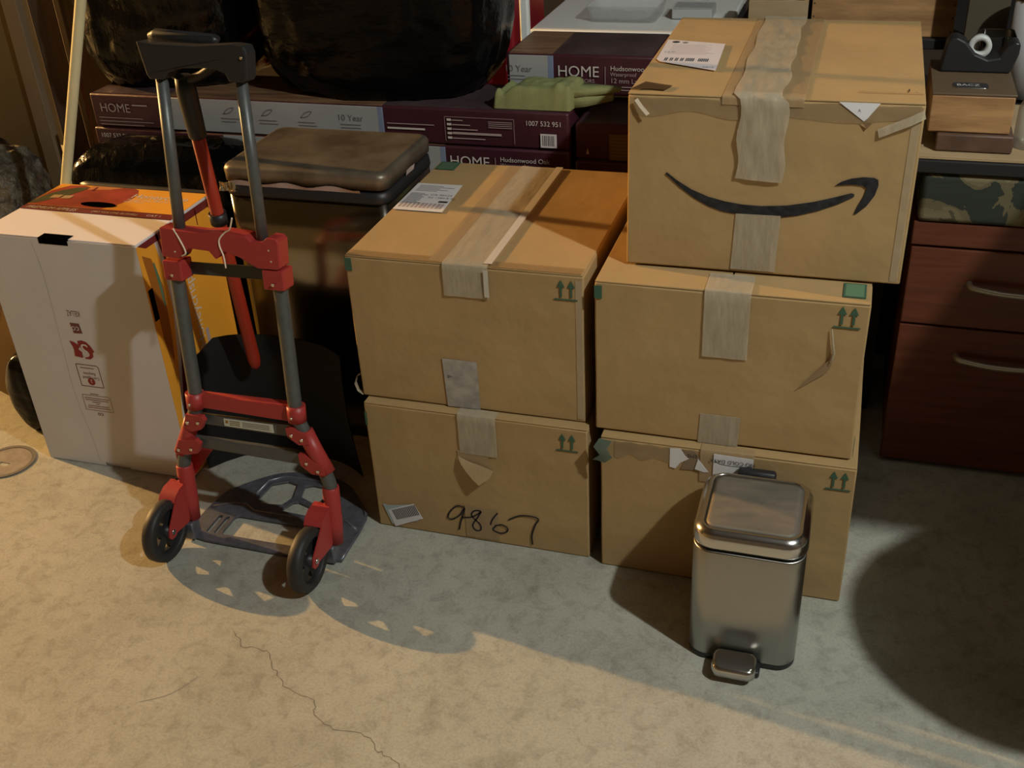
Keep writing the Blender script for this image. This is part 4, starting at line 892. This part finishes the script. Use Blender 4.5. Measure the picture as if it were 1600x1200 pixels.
# bench at back with the two wooden crates
t = thing('back_bench', (.3, 3.3, 0), 'black bench behind the desk carrying two wooden crates', 'bench')
G().box(-.34, 1.2, 3.04, 3.6, .845, .872, DARKW, bev=.003).link('bench_top', t)
for x in (-.3, 1.1):
    for y in (3.06, 3.5): G().box(x, x + .05, y, y + .05, 0, .846, DARKW).link('leg', t)
def crate(x0, x1, y0, y1, z0, z1, m, label, items, nails=True):
    t = thing('wooden_crate', (x0, y0, z0), label, 'crate', 'wooden crates at the back'); w_ = .012
    G().box(x0, x1, y0, y0 + w_, z0, z1, m, bev=.001).link('front_panel', t); G().box(x0, x1, y1 - w_, y1, z0, z1, m).link('back_panel', t)
    G().box(x0 + .0005, x0 + w_, y0 + w_, y1 - w_, z0, z1, m).link('side_panel', t); G().box(x1 - w_, x1 - .0005, y0 + w_, y1 - w_, z0, z1, m).link('side_panel', t)
    G().box(x0 + w_, x1 - w_, y0 + w_, y1 - w_, z0, z0 + .01, m).link('bottom_panel', t)
    g = G()
    if nails:
        for x in (x0 + .006, x1 - .006):
            for q in (.15, .5, .85): g.tube([V((x, y0 - .0008, z0 + (z1 - z0) * q)), V((x, y0 + .001, z0 + (z1 - z0) * q))], .0022, INK, 8)
        g.link('nail_heads', t)
    return t
crate(-.305, -.150, 3.06, 3.32, .8728, .958, PINE2, 'pale plywood crate of upright cards, left of the two crates behind the smile carton', 1, False)
crate(-.140, .218, 3.06, 3.32, .8728, .968, PINE, 'wider knotty wooden crate with nail heads, right of the two crates behind the smile carton', 1)
random.seed(5)
for nm, cc, x, wd, lb in (('tan', (.30, .24, .17), -.285, .020, 'tan notebook at the left end of the pale crate'), ('brown', (.08, .05, .03), -.262, .014, 'dark brown notebook beside the tan one in the pale crate'),
        ('rust', (.20, .08, .04), -.243, .012, 'rust-coloured notebook in the middle of the pale crate'), ('white', (.5, .48, .44), -.205, .018, 'white notebook at the right end of the pale crate'),
        ('grey', (.25, .24, .22), -.115, .030, 'grey notebook at the left end of the knotty crate'), ('cream', (.45, .40, .30), -.070, .040, 'cream notebook second from the left in the knotty crate'),
        ('black', (.03, .03, .03), -.012, .022, 'black notebook in the middle of the knotty crate'), ('straw', (.36, .27, .13), .030, .030, 'straw-coloured notebook right of the black one in the knotty crate'),
        ('chalk', (.6, .58, .54), .085, .045, 'chalk-white notebook near the right end of the knotty crate'), ('umber', (.10, .06, .04), .150, .030, 'umber notebook at the right end of the knotty crate')):
    z_ = random.uniform(.972, .995)
    o = G().box(x, x + wd, 3.08, 3.08 + random.uniform(.10, .2), .8835, z_, mat('notebook_' + nm, cc, .7), bev=.001).link('notebook', org=(x, 3.08, .8835)); tag(o, lb, 'notebook', 'notebooks in the wooden crates')
o = G().box(.235, .33, 2.93, 2.95, .7875, 1.35, mat('dim_board', (.075, .06, .035), .8), bev=.002).link('cardboard_sheet', org=(.28, 2.94, .7875)); tag(o, 'dim brown cardboard sheet standing on the desk behind the glass', 'board')

# ================================================================== unseen shapes, made up and added to cast the shadows at right
t = thing('round_shadow_caster', (.95, 1.49, 0), 'made-up black round-ended slab on a column, unseen at right, added to cast shade', 'table')
rr = [V((p.x, p.y, .82)) for p in rrect(.95, 1.49, .46, .232, .2315, 0, 14)]
g = G(); g.loft([rr, [p + V((0, 0, .03)) for p in rr]], DARKW, smooth=False); g.link('caster_top', t)
G().tube([V((1.0, 1.49, .03)), V((1.0, 1.49, .82))], .035, BLACKP, 16).link('column', t)
G().tube([V((1.0, 1.49, .0)), V((1.0, 1.49, .03))], .22, BLACKP, 28).link('base', t)
t = thing('shelf_shadow_caster', (1.1, 1.56, 0), 'made-up tall unseen rack with one shelf just outside the right edge of the frame', 'blocker')
G().box(.70, 1.55, 1.425, 1.95, 1.38, 1.40, DARKW, bev=.002).link('caster_board', t)
for x in (.82, 1.52):
    for y in (1.78, 1.92): G().box(x, x + .02, y, y + .02, 0, 1.38, BLACKP).link('leg', t)

for o in bpy.data.objects:
    if '_o' in o: del o['_o']
